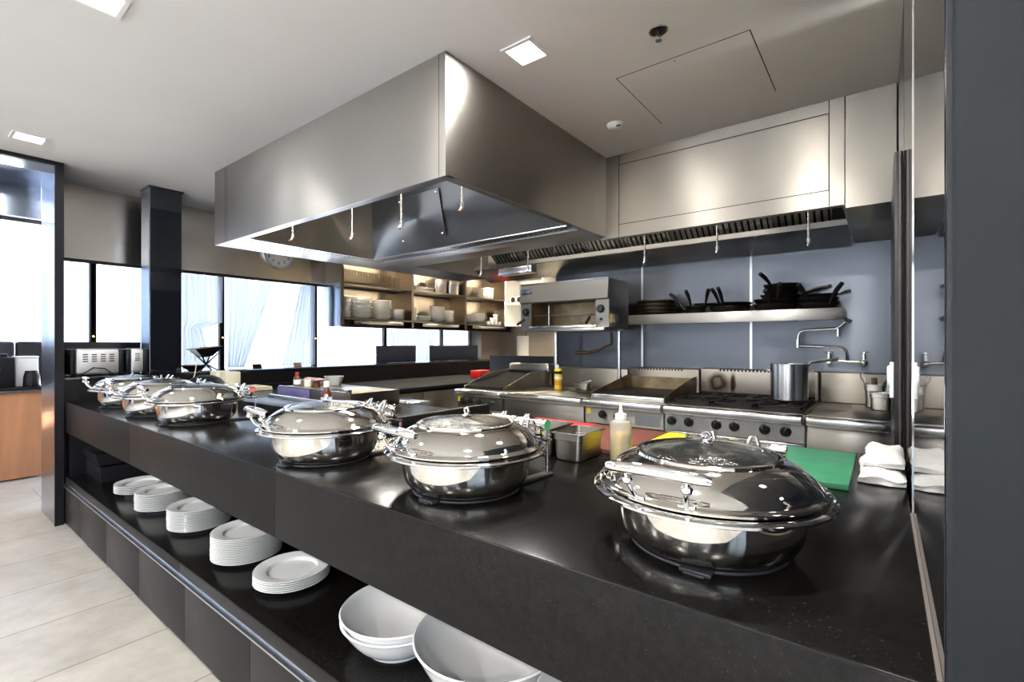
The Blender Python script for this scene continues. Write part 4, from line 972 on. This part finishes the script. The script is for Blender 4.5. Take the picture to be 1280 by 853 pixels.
# griddle
x0, x1 = -1.902, -1.248
t = thing('griddle', 'flat black griddle with browned steel splash guards beside the burners', 'griddle', ((x0+x1)/2,3.9,0))
unit_body(t, x0, x1)
part('control_panel', box(x0+.014,x1-.004,3.414,3.459,.735,.858), ST, t); part('lower_door', box(x0+.014,x1-.004,3.43,3.459,.13,.722,.003), ST, t)
knob(-1.735,.808,.030,t,3.412); knob(-1.615,.808,.018,t,3.412)
part('plate_recess', box(-1.47,-1.275,3.4125,3.4135,.752,.84), ALU, t); part('rating_label', box(x0+.025,x0+.06,3.4125,3.4135,.805,.852), YEL, t, 'yellow label')
part('griddle_plate', box(x0+.035,x1-.035,3.50,4.25,BT+.001,.955,.003), BLM, t)
part('front_lip', box(x0+.03,x1-.03,3.488,3.4995,BT+.001,.958,.003), STP, t)
for x in (x0+.026, x1-.032):
    M = Matrix.Translation((x,0,0)) @ Matrix(((0,0,1,0),(1,0,0,0),(0,1,0,0),(0,0,0,1)))
    part('splash_guard', B().poly([(3.49,BT+.001),(4.262,BT+.001),(4.262,1.075),(4.15,1.07),(3.49,.965)], .006, M), CAVM, t)
part('back_guard', box(x0+.033,x1-.033,4.254,4.266,.93,1.06), CAVM, t)
part('flue_riser', riser(x0,x1,1.14), STF, t); part('flue_slots', slots_mesh(x0+.10, x1-.12, 1.14), DARK, t)
# six burner cooktop
x0, x1 = -1.246, -.374
t = thing('burner_range', 'six burner gas range with black iron trivets and a row of black knobs', 'range', ((x0+x1)/2,3.9,0))
unit_body(t, x0, x1)
part('control_panel', box(x0+.004,x1-.004,3.414,3.459,.745,.858), STP, t); part('lower_trim', box(x0+.004,x1-.004,3.424,3.459,.70,.738,.003), STP, t); part('oven_door', box(x0+.01,x1-.01,3.43,3.459,.15,.69,.004), ST, t)
for x in (-1.192,-1.072,-.890,-.777,-.596,-.478): knob(x,.812,.029,t,3.412)
part('burner_tray', box(x0+.03,x1-.02,3.49,4.25,BT+.0005,.928,.002), DARK, t)
cw = (x1-x0-.05)/3
for i in range(3):
    for j in range(2):
        xa = x0+.03+i*cw; ya = 3.495+j*.378; cx, cy = xa+cw/2, ya+.187
        b = B(); z = .957
        for (p, q) in (((xa+.012,ya+.012),(xa+cw-.012,ya+.012)),((xa+.012,ya+.362),(xa+cw-.012,ya+.362)),((xa+.012,ya+.012),(xa+.012,ya+.362)),((xa+cw-.012,ya+.012),(xa+cw-.012,ya+.362))):
            b.box(min(p[0],q[0])-.007,max(p[0],q[0])+.007,min(p[1],q[1])-.007,max(p[1],q[1])+.007,z-.012,z)
        for a in range(4):
            w = a*PI/2+PI/4; M = Matrix.Translation((cx,cy,0)) @ Matrix.Rotation(w,4,'Z'); b.box(.045,.185,-.006,.006,z-.008,z+.004,M=M)
        for (p, q) in ((xa+.02,ya+.02),(xa+cw-.02,ya+.02),(xa+.02,ya+.354),(xa+cw-.02,ya+.354)): b.box(p-.006,p+.006,q-.006,q+.006,.9285,z-.01)
        g = part('trivet', b, BLM, t)
        part('burner', B().lathe([(0,.0),(.05,0),(.052,.008),(.04,.014),(.036,.018),(0,.02)], (cx,cy,.9282), 22), BLM, g)
part('flue_riser', riser(x0,x1,1.15), SCOR, t); part('flue_slots', slots_mesh(x0+.16, x1-.10, 1.15), DARK, t)
# things standing on the line
t = thing('detergent_bottle', 'tall yellow bottle with grey cap on the bench beside the grill', 'bottle', (-2.47,3.93,BT))
part('bottle', B().lathe([(0,.0005),(.036,.0005),(.038,.004),(.038,.185),(.034,.20),(.018,.21),(.016,.212)], (-2.47,3.93,BT), 28), YEL, t)
part('cap', B().lathe([(.017,.2125),(.018,.2125),(.017,.238),(.010,.244),(0,.244)], (-2.47,3.93,BT), 22), ALU, t)
part('label_band', B().lathe([(.0384,.150),(.0388,.150),(.0388,.178),(.0384,.178)], (-2.47,3.93,BT), 28), BLK, t); part('label_band', B().lathe([(.0384,.105),(.0388,.105),(.0388,.125),(.0384,.125)], (-2.47,3.93,BT), 28), PLW, t)
b = B()
for z in (.048,.062,.076): b.lathe([(.0384,z),(.0388,z),(.0388,z+.009),(.0384,z+.009)], (-2.47,3.93,BT), 28)
part('label_stripes', b, mat('orange_print',(.55,.12,.02,1),.4), t)
gn('gastronorm_pan', -2.36, -2.19, 4.0, 4.14, BT+.0005, .065, 'small steel pan with a spoon on the bench left of the griddle', m=ST)
solo('spoon', B().tube([(-2.30,4.05,BT+.02),(-2.25,4.07,BT+.075),(-2.20,4.09,BT+.09)], [.004,.004,.007], 8), STP, 'spoon resting in the small pan beside the griddle', 'spoon', (-2.26,4.07,BT+.02))
px_, py_, pz_ = -.525, 3.90, .9615
t = thing('stock_pot', 'tall steel stock pot standing on the right rear burner', 'pot', (px_,py_,pz_))
part('pot', B().lathe([(0,0),(.112,0),(.117,.006),(.118,.25),(.123,.252),(.123,.257),(.114,.257),(.113,.01),(0,.008)], (px_,py_,pz_), 48), STP, t)
for s in (-1,1):
    part('handle', B().tube([(px_+s*.118,py_-.04,pz_+.20),(px_+s*.150,py_-.036,pz_+.212),(px_+s*.158,py_,pz_+.216),(px_+s*.150,py_+.036,pz_+.212),(px_+s*.118,py_+.04,pz_+.20)], .005, 8), CHR, t)
solo('long_ladle', B().tube([(-.50,3.93,1.10),(-.40,3.97,1.228),(-.24,4.03,1.255)], [.008,.009,.013], 8), ST, 'steel ladle handle sticking out of the stock pot towards the tap', 'ladle', (-.5,3.93,1.1))
gn('gastronorm_pan', -.105, .020, 4.09, 4.24, BT+.0005, .16, 'taller steel utensil pan on the right bench end, behind the low one', m=ST)
gn('gastronorm_pan', -.075, .052, 3.95, 4.08, BT+.0005, .115, 'low square steel pan at the right bench end', m=ST)
def utensil(name, pts, r, m, label): solo(name, B().tube(pts, r, 8), m, label, 'utensil', pts[0], 'utensils in the steel pan')
t = thing('whisk', 'looped steel utensil sticking up in the utensil pan', 'utensil', (-.09,4.12,BT+.02)); part('handle', B().tube([(-.07,4.14,BT+.02),(-.098,4.12,BT+.17)], .004, 8), STP, t)
part('loop', B().tube([(-.098,4.12,BT+.17),(-.118,4.12,BT+.20),(-.122,4.12,BT+.235),(-.110,4.12,BT+.24),(-.095,4.12,BT+.205),(-.094,4.12,BT+.175)], .003, 8), STP, t)
utensil('spatula', [(-.04,4.16,BT+.02),(-.045,4.16,BT+.205)], .016, mat('dark_wood',(.10,.05,.03,1),.5), 'dark wooden spatula handle in the utensil pan')
utensil('tongs', [(-.01,4.16,BT+.02),(.01,4.16,BT+.16),(.035,4.17,BT+.205)], .008, BLM, 'black tongs leaning right in the utensil pan')

# salamander grill on two posts
SA0, SA1, SB0, SB1, SZ0, SZ1 = -2.80, -1.86, 3.75, 4.17, 1.475, 1.925
t = thing('salamander_grill', 'steel salamander grill mounted over the bench on two posts', 'grill', (-2.33,3.96,BT))
part('hood_front', B().poly([(SB0+.015,SZ1),(SB0-.004,1.755),(SB0+.02,1.745),(SB0+.035,SZ1)], SA1-SA0, Matrix(((0,0,1,SA0),(1,0,0,0),(0,1,0,0),(0,0,0,1)))), ST, t)
part('top', box(SA0,SA1,SB0+.012,SB1,SZ1+.0005,SZ1+.012), STP, t)
part('side', box(SA1-.012,SA1,SB0+.036,SB1,SZ0+.03,SZ1), STD, t); part('side', box(SA0,SA0+.012,SB0+.036,SB1,SZ0+.03,SZ1), STD, t)
part('back', box(SA0+.013,SA1-.013,SB1-.012,SB1,SZ0+.03,SZ1), CAVM, t)
cx0, cx1 = SA0+.125, SA1-.125
part('front_post', box(SA0,cx0,SB0+.021,SB0+.035,SZ0+.03,1.765), ST, t); part('front_post', box(cx1,SA1,SB0+.021,SB0+.035,SZ0+.03,1.765), STD, t)
part('cavity_wall', box(cx0-.004,cx0,SB0+.036,SB1-.014,SZ0+.05,1.80), CAVM, t); part('cavity_wall', box(cx1,cx1+.004,SB0+.036,SB1-.014,SZ0+.05,1.80), CAVM, t)
part('burner_plate', box(cx0,cx1,SB0+.04,SB1-.014,1.765,1.775), CAVM, t); part('cavity_floor', box(cx0,cx1,SB0+.036,SB1-.014,SZ0+.05,SZ0+.056), CAVM, t)
part('drip_tray', B().box(SA0+.03,SA1-.03,SB0-.005,SB1-.02,SZ0,SZ0+.029,.006), ST, t); part('tray_lip', box(cx0-.01,cx1+.01,SB0+.0,SB0+.02,SZ0+.03,SZ0+.055,.004), STP, t)
b = B()
for k in range(9): b.tube([(cx0+.01,SB0+.06+k*.036,1.632),(cx1-.01,SB0+.06+k*.036,1.632)], .0035, 6)
for x in (cx0+.01,cx1-.01,(cx0+cx1)/2): b.tube([(x,SB0+.05,1.632),(x,SB0+.36,1.632)], .005, 6)
part('grill_rack', b, STP, t); part('rack_post', B().cyl((cx0+.17,SB0+.07,SZ0+.056),(cx0+.17,SB0+.07,1.72),.006), STP, t)
for x, y1, z1 in ((cx0-.02,-.10,-.07),(cx1-.04,-.06,-.10)):
    a = Vector((x,SB0+.02,1.63)); e = a+Vector((-.06 if x < -2.4 else .012,-.12,-.09))
    h = part('lever', B().tube([a, a.lerp(e,.4)], .006, 8), CHR, t); part('lever_grip', B().tube([a.lerp(e,.4), e], .013, 12), BLK, h)
for x, r in ((SA0+.065,.034),(cx1+.05,.034)):
    M = Matrix.Translation((x,SB0+.02,1.665)) @ Matrix.Rotation(PI/2,4,'X'); part('knob', B().lathe([(0,0),(r*1.1,0),(r,.02),(r*.8,.03),(0,.03)], (0,0,0), 24, M), KNB, t)
part('pilot_button', B().lathe([(0,0),(.012,0),(.012,.01),(0,.01)], (0,0,0), 14, Matrix.Translation((cx1+.055,SB0+.02,1.575)) @ Matrix.Rotation(PI/2,4,'X')), KNB, t)
part('badge', B().box(SA0+.015,SA0+.125,SB0-.0035,SB0+.0015,1.845,1.885,.001,M=None), mat('badge_blue',(.10,.13,.20,1),.3,.5), t)
part('warning_label', box(SA1+.0002,SA1+.0012,3.80,3.84,1.545,1.62), YEL, t, 'yellow label'); part('rating_plate', box(SA1+.0002,SA1+.0012,3.87,3.96,1.55,1.62), ALU, t)
for x in (-2.60,-1.915): part('post', B().cyl((x,4.10,BT+.001),(x,4.10,SZ0),.019,18), STP, t)
part('gas_tap', B().tube([(-2.0,4.10,SZ0),(-2.0,4.12,1.40),(-2.02,4.15,1.36),(-2.1,4.2,1.345)], .014, 10), mat('brass',(.11,.08,.045,1),.4,.9), t)
h = part('gas_hose', B().tube([(-2.10,4.2,1.345),(-2.18,4.22,1.30),(-2.3,4.22,1.275),(-2.45,4.22,1.27)], [.012,.013,.016,.018], 10), mat('brass',(.3,.2,.08,1)), t)

# pan shelf on the back wall
t = thing('pan_shelf', 'thick steel wall shelf carrying blackened frying pans', 'shelf', (-1.0,4.2,1.525))
part('board', box(-1.785,-.215,4.02,YB-.007,1.60,1.612), ST, t); part('front_lip', box(-1.785,-.215,4.0,4.0195,1.528,1.612,.003), ST, t); part('end_lip', box(-.23,-.2155,4.02,YB-.007,1.528,1.5995), ST, t)
for x in (-1.5,-.5): part('bracket', box(x-.02,x+.02,4.05,YB-.007,1.54,1.5995), STD, t)
ZS = 1.6125
def pan(x, y, z, R, h, ang, rise, m, label, hl=.20, hm=None, steel_handle=False, bend=0):
    t = thing('frying_pan', label, 'frying pan', (x,y,z), 'blackened frying pans on the wall shelf')
    part('pan', B().lathe([(0,0),(R*.78,0),(R*.82,.003),(R,h),(R*1.01,h+.002),(R*.97,h+.002),(R*.79,.006),(0,.005)], (x,y,z), 36), m, t)
    if hl:
        d = Vector((math.cos(ang), math.sin(ang), 0)); a = Vector((x,y,z+h*.75))+d*R*.93
        pts = [a, a+d*hl*.25+Vector((0,0,hl*rise*.35)), a+d*hl*.6+Vector((0,0,hl*rise*.75)), a+d*hl*.95+Vector((0,0,hl*rise))]
        b = B(); t_ = bmesh.new()
        b.tube(pts, [.009,.012,.016,.015] if not steel_handle else [.006,.007,.008,.008], 8); hd = part('handle', b, hm or BLK, t)
    return t
for k in range(8):
    z = ZS+.0003+k*.0165
    o = thing('pizza_pan', 'browned round pan, %s in the pile left on the wall shelf' % (ORD[7-k] if k else 'lowest'), 'pan', (-1.59+random.uniform(-.012,.012),4.19,z), 'browned pans piled on the wall shelf')
    x, y = o.location.x, o.location.y; R = .155+random.uniform(0,.025)
    part('pan', B().lathe([(0,0),(R*.88,0),(R,.012),(R+.006,.013),(R+.006,.0145),(R-.006,.0145),(R*.87,.0025),(0,.002)], (x,y,z), 40), BRNP if k % 2 else CARB, o)
ya = 4.19
pan(-1.27,ya,ZS,.095,.03,math.radians(160),1.0,CARB,'small black pan with handle pointing up left, right of the browned pile',.17)
pan(-1.255,ya,ZS+.036,.09,.028,math.radians(-100),1.3,CARB,'small black pan stacked on the one beside the browned pile',.10)
pan(-1.20,ya+.01,ZS+.064,.085,.02,math.radians(-60),1.2,CARB,'shallow black pan topmost beside the browned pile',.09)
pan(-.985,ya,ZS,.160,.05,math.radians(-95),1.1,CARB,'wide black frying pan with upright curved handle near the pale wall seam',.13)
pan(-.985,ya+.02,ZS+.055,.165,.022,math.radians(-110),1.1,CARB,'shallow steel edged pan stacked in the wide black one near the seam',.10)
pan(-.655,ya,ZS,.158,.05,math.radians(-95),.8,CARB,'wide black pan, lowest of the tall centre right pile',.13,BLM)
pan(-.655,ya,ZS+.052,.155,.036,math.radians(-75),.8,CARB,'black pan, second from the bottom in the tall pile',.13,BLM)
pan(-.63,ya+.01,ZS+.092,.135,.03,math.radians(25),.3,CARB,'black pan with bright steel handle in the tall pile',.24,CHR)
pan(-.62,ya,ZS+.124,.125,.03,math.radians(175),.0,CARB,'black pan, second from the top of the tall pile',0)
pan(-.61,ya+.005,ZS+.155,.130,.045,math.radians(-120),.7,CARB,'black sloping pan, topmost of the tall pile',.12)
pan(-.38,ya,ZS,.135,.045,math.radians(-50),1.0,CARB,'black pan, lowest of the right hand pile on the wall shelf',.13)
pan(-.375,ya,ZS+.05,.13,.035,math.radians(-120),1.0,CARB,'black pan, middle of the right hand pile on the wall shelf',.10)
pan(-.37,ya+.01,ZS+.088,.125,.022,math.radians(10),.3,CARB,'shallow black pan, topmost of the right hand pile on the wall shelf',.08,CHR)

# pot filler tap
t = thing('pot_filler_tap', 'chrome wall mounted pot filler tap with jointed arm over the right bench', 'tap', (-.2,4.36,1.24))
yy = 4.27
part('bridge', B().tube([(-.32,yy+.02,1.235),(-.10,yy+.02,1.228)], .010, 12), CHR, t)
for x in (-.315,-.105):
    v = part('valve', B().cyl((x,YB-.007,1.232),(x,yy,1.232),.017,18), CHR, t); b = B(); b.cyl((x,yy+.01,1.232),(x,yy+.01,1.285),.012,14); part('valve_stem', b, CHB, v)
    b = B(); b.tube([(x-.026,yy+.01,1.296),(x+.026,yy+.01,1.296)], .006, 8); b.tube([(x,yy-.016,1.296),(x,yy+.036,1.296)], .006, 8); part('cross_handle', b, CHR, v)
part('spray_hose_joint', B().sph((-.105,yy,1.222), .024), CHR, t)
part('lower_arm', B().tube([(-.205,yy+.01,1.235),(-.205,yy+.005,1.285),(-.212,yy,1.315),(-.235,yy-.005,1.332),(-.27,yy-.01,1.336),(-.50,yy-.03,1.342)], .0095, 12), CHR, t)
part('arm_joint', B().cyl((-.51,yy-.03,1.33),(-.51,yy-.03,1.395),.014,16), CHB, t)
part('upper_arm', B().tube([(-.51,yy-.03,1.39),(-.508,yy-.03,1.43),(-.495,yy-.03,1.452),(-.465,yy-.03,1.462),(-.27,yy-.05,1.470),(-.235,yy-.055,1.495),(-.21,yy-.06,1.52)], .0095, 12), CHR, t)
part('spout_tip', B().cyl((-.255,yy-.05,1.47),(-.255,yy-.05,1.415),.010,14), CHB, t)
part('lever', B().box(-.24,-.17,yy-.075,yy-.05,1.515,1.545,.006, M=rot('Y',.5,(-.2,yy-.06,1.53))), BLK, t)
solo('wall_bumper', box(.042,.066,4.0,4.03,1.62,1.67,.004), BLK, 'small black clip on the right kitchen wall beside the pan shelf', 'clip', (.055,4.015,1.62))

# open kitchen door edge at the right
t = thing('kitchen_door', 'dark narrow edge of an open door at the right end of the kitchen', 'door', (.05,2.5,0))
part('leaf', box(.036,.0635,2.365,3.2,.005,2.10,.002), BLK, t); part('edge_strip', box(.050,.056,2.3605,2.3645,.005,2.098), mat('brown_edge',(.05,.033,.02,1),.45), t)
k = part('latch', box(.012,.0355,2.38,2.44,1.165,1.275,.006), STP, t); part('latch_plate', box(.022,.0355,2.365,2.379,1.15,1.29,.004), PLW, k)

# ------------------------------------------------------------------ lights the place has
def area(name, loc, size, sizey, energy, color, d=(0,0,-1)):
    l = bpy.data.lights.new(name, 'AREA'); l.shape = 'RECTANGLE'; l.size = size; l.size_y = sizey; l.energy = energy; l.color = color
    o = bpy.data.objects.new(name, l); COL.objects.link(o); o.location = loc; o.rotation_euler = Vector(d).to_track_quat('-Z','Y').to_euler(); return o
area('hood_lamp', (-2.1,3.45,2.585), 2.6, .10, HOODE, (1,.93,.80)); area('hood_lamp_island', (-2.45,2.0,2.585), 1.0, .10, ISLE, (1,.95,.86))
for y in (3.84,4.91,6.0):
    o = area('shelf_lamp', (-5.13,y,2.492), .9, .03, SHE, (1,.86,.62)); o.rotation_euler = (0,0,PI/2)
    o = area('shelf_lamp_lower', (-5.13,y,2.078), .9, .03, SHE*.6, (1,.86,.62)); o.rotation_euler = (0,0,PI/2)
area('alcove_lamp', (-4.0,5.8,2.70), .5, .5, 20, (1,.88,.72))
# daylight portals at the window openings
def portal(loc, sx, sy, d):
    o = area('daylight_portal', loc, sx, sy, 1, (1,1,1), d); o.data.cycles.is_portal = True
portal((XW-.2,3.3,1.57), 5.2, 1.05, (1,0,0))
for (a, c_, za, zb) in FR: portal(((a+c_)/2,-6.4,(za+zb)/2), c_-a, zb-za, (0,1,0))
portal((3.4,-1.95,1.35), 3.3, 2.5, (-1,0,0)); portal((-8.65,-2.3,1.95), 7.3, 1.95, (1,0,0)); 
W = bpy.data.worlds.new('sky'); SC.world = W; W.use_nodes = True
nt = W.node_tree; N = nt.nodes; L = nt.links; bg = N['Background']
tc = N.new('ShaderNodeTexCoord'); sp = N.new('ShaderNodeSeparateXYZ'); L.new(tc.outputs['Generated'], sp.inputs[0])
rp = N.new('ShaderNodeValToRGB'); L.new(sp.outputs['Z'], rp.inputs['Fac'])
rp.color_ramp.elements[0].position = .0; rp.color_ramp.elements[0].color = (.80,.90,1,1); rp.color_ramp.elements[1].position = .6; rp.color_ramp.elements[1].color = (.55,.74,1,1)
L.new(rp.outputs['Color'], bg.inputs['Color']); bg.inputs['Strength'].default_value = SKY

# ------------------------------------------------------------------ camera
cd = bpy.data.cameras.new('camera'); cam = bpy.data.objects.new('camera', cd); COL.objects.link(cam)
cam.location = (0,0,1.36); cam.rotation_euler = (PI/2,0,math.atan(463/600)); cd.sensor_width = 36; cd.lens = 600/1280*36; cd.shift_y = 3.5/1280; cd.clip_start = .02
SC.camera = cam
vs = SC.view_settings; vs.view_transform = 'Standard'; vs.look = 'None'; vs.gamma = 1; vs.use_curve_mapping = False; vs.exposure = EXPO
SC.cycles.use_denoising = True
try: SC.cycles.denoiser = 'OPENIMAGEDENOISE'
except Exception: pass
SC.cycles.max_bounces = 10; SC.cycles.glossy_bounces = 6; SC.cycles.transmission_bounces = 8; SC.cycles.transparent_max_bounces = 12; SC.cycles.sample_clamp_indirect = 8; SC.cycles.caustics_reflective = False; SC.cycles.caustics_refractive = False
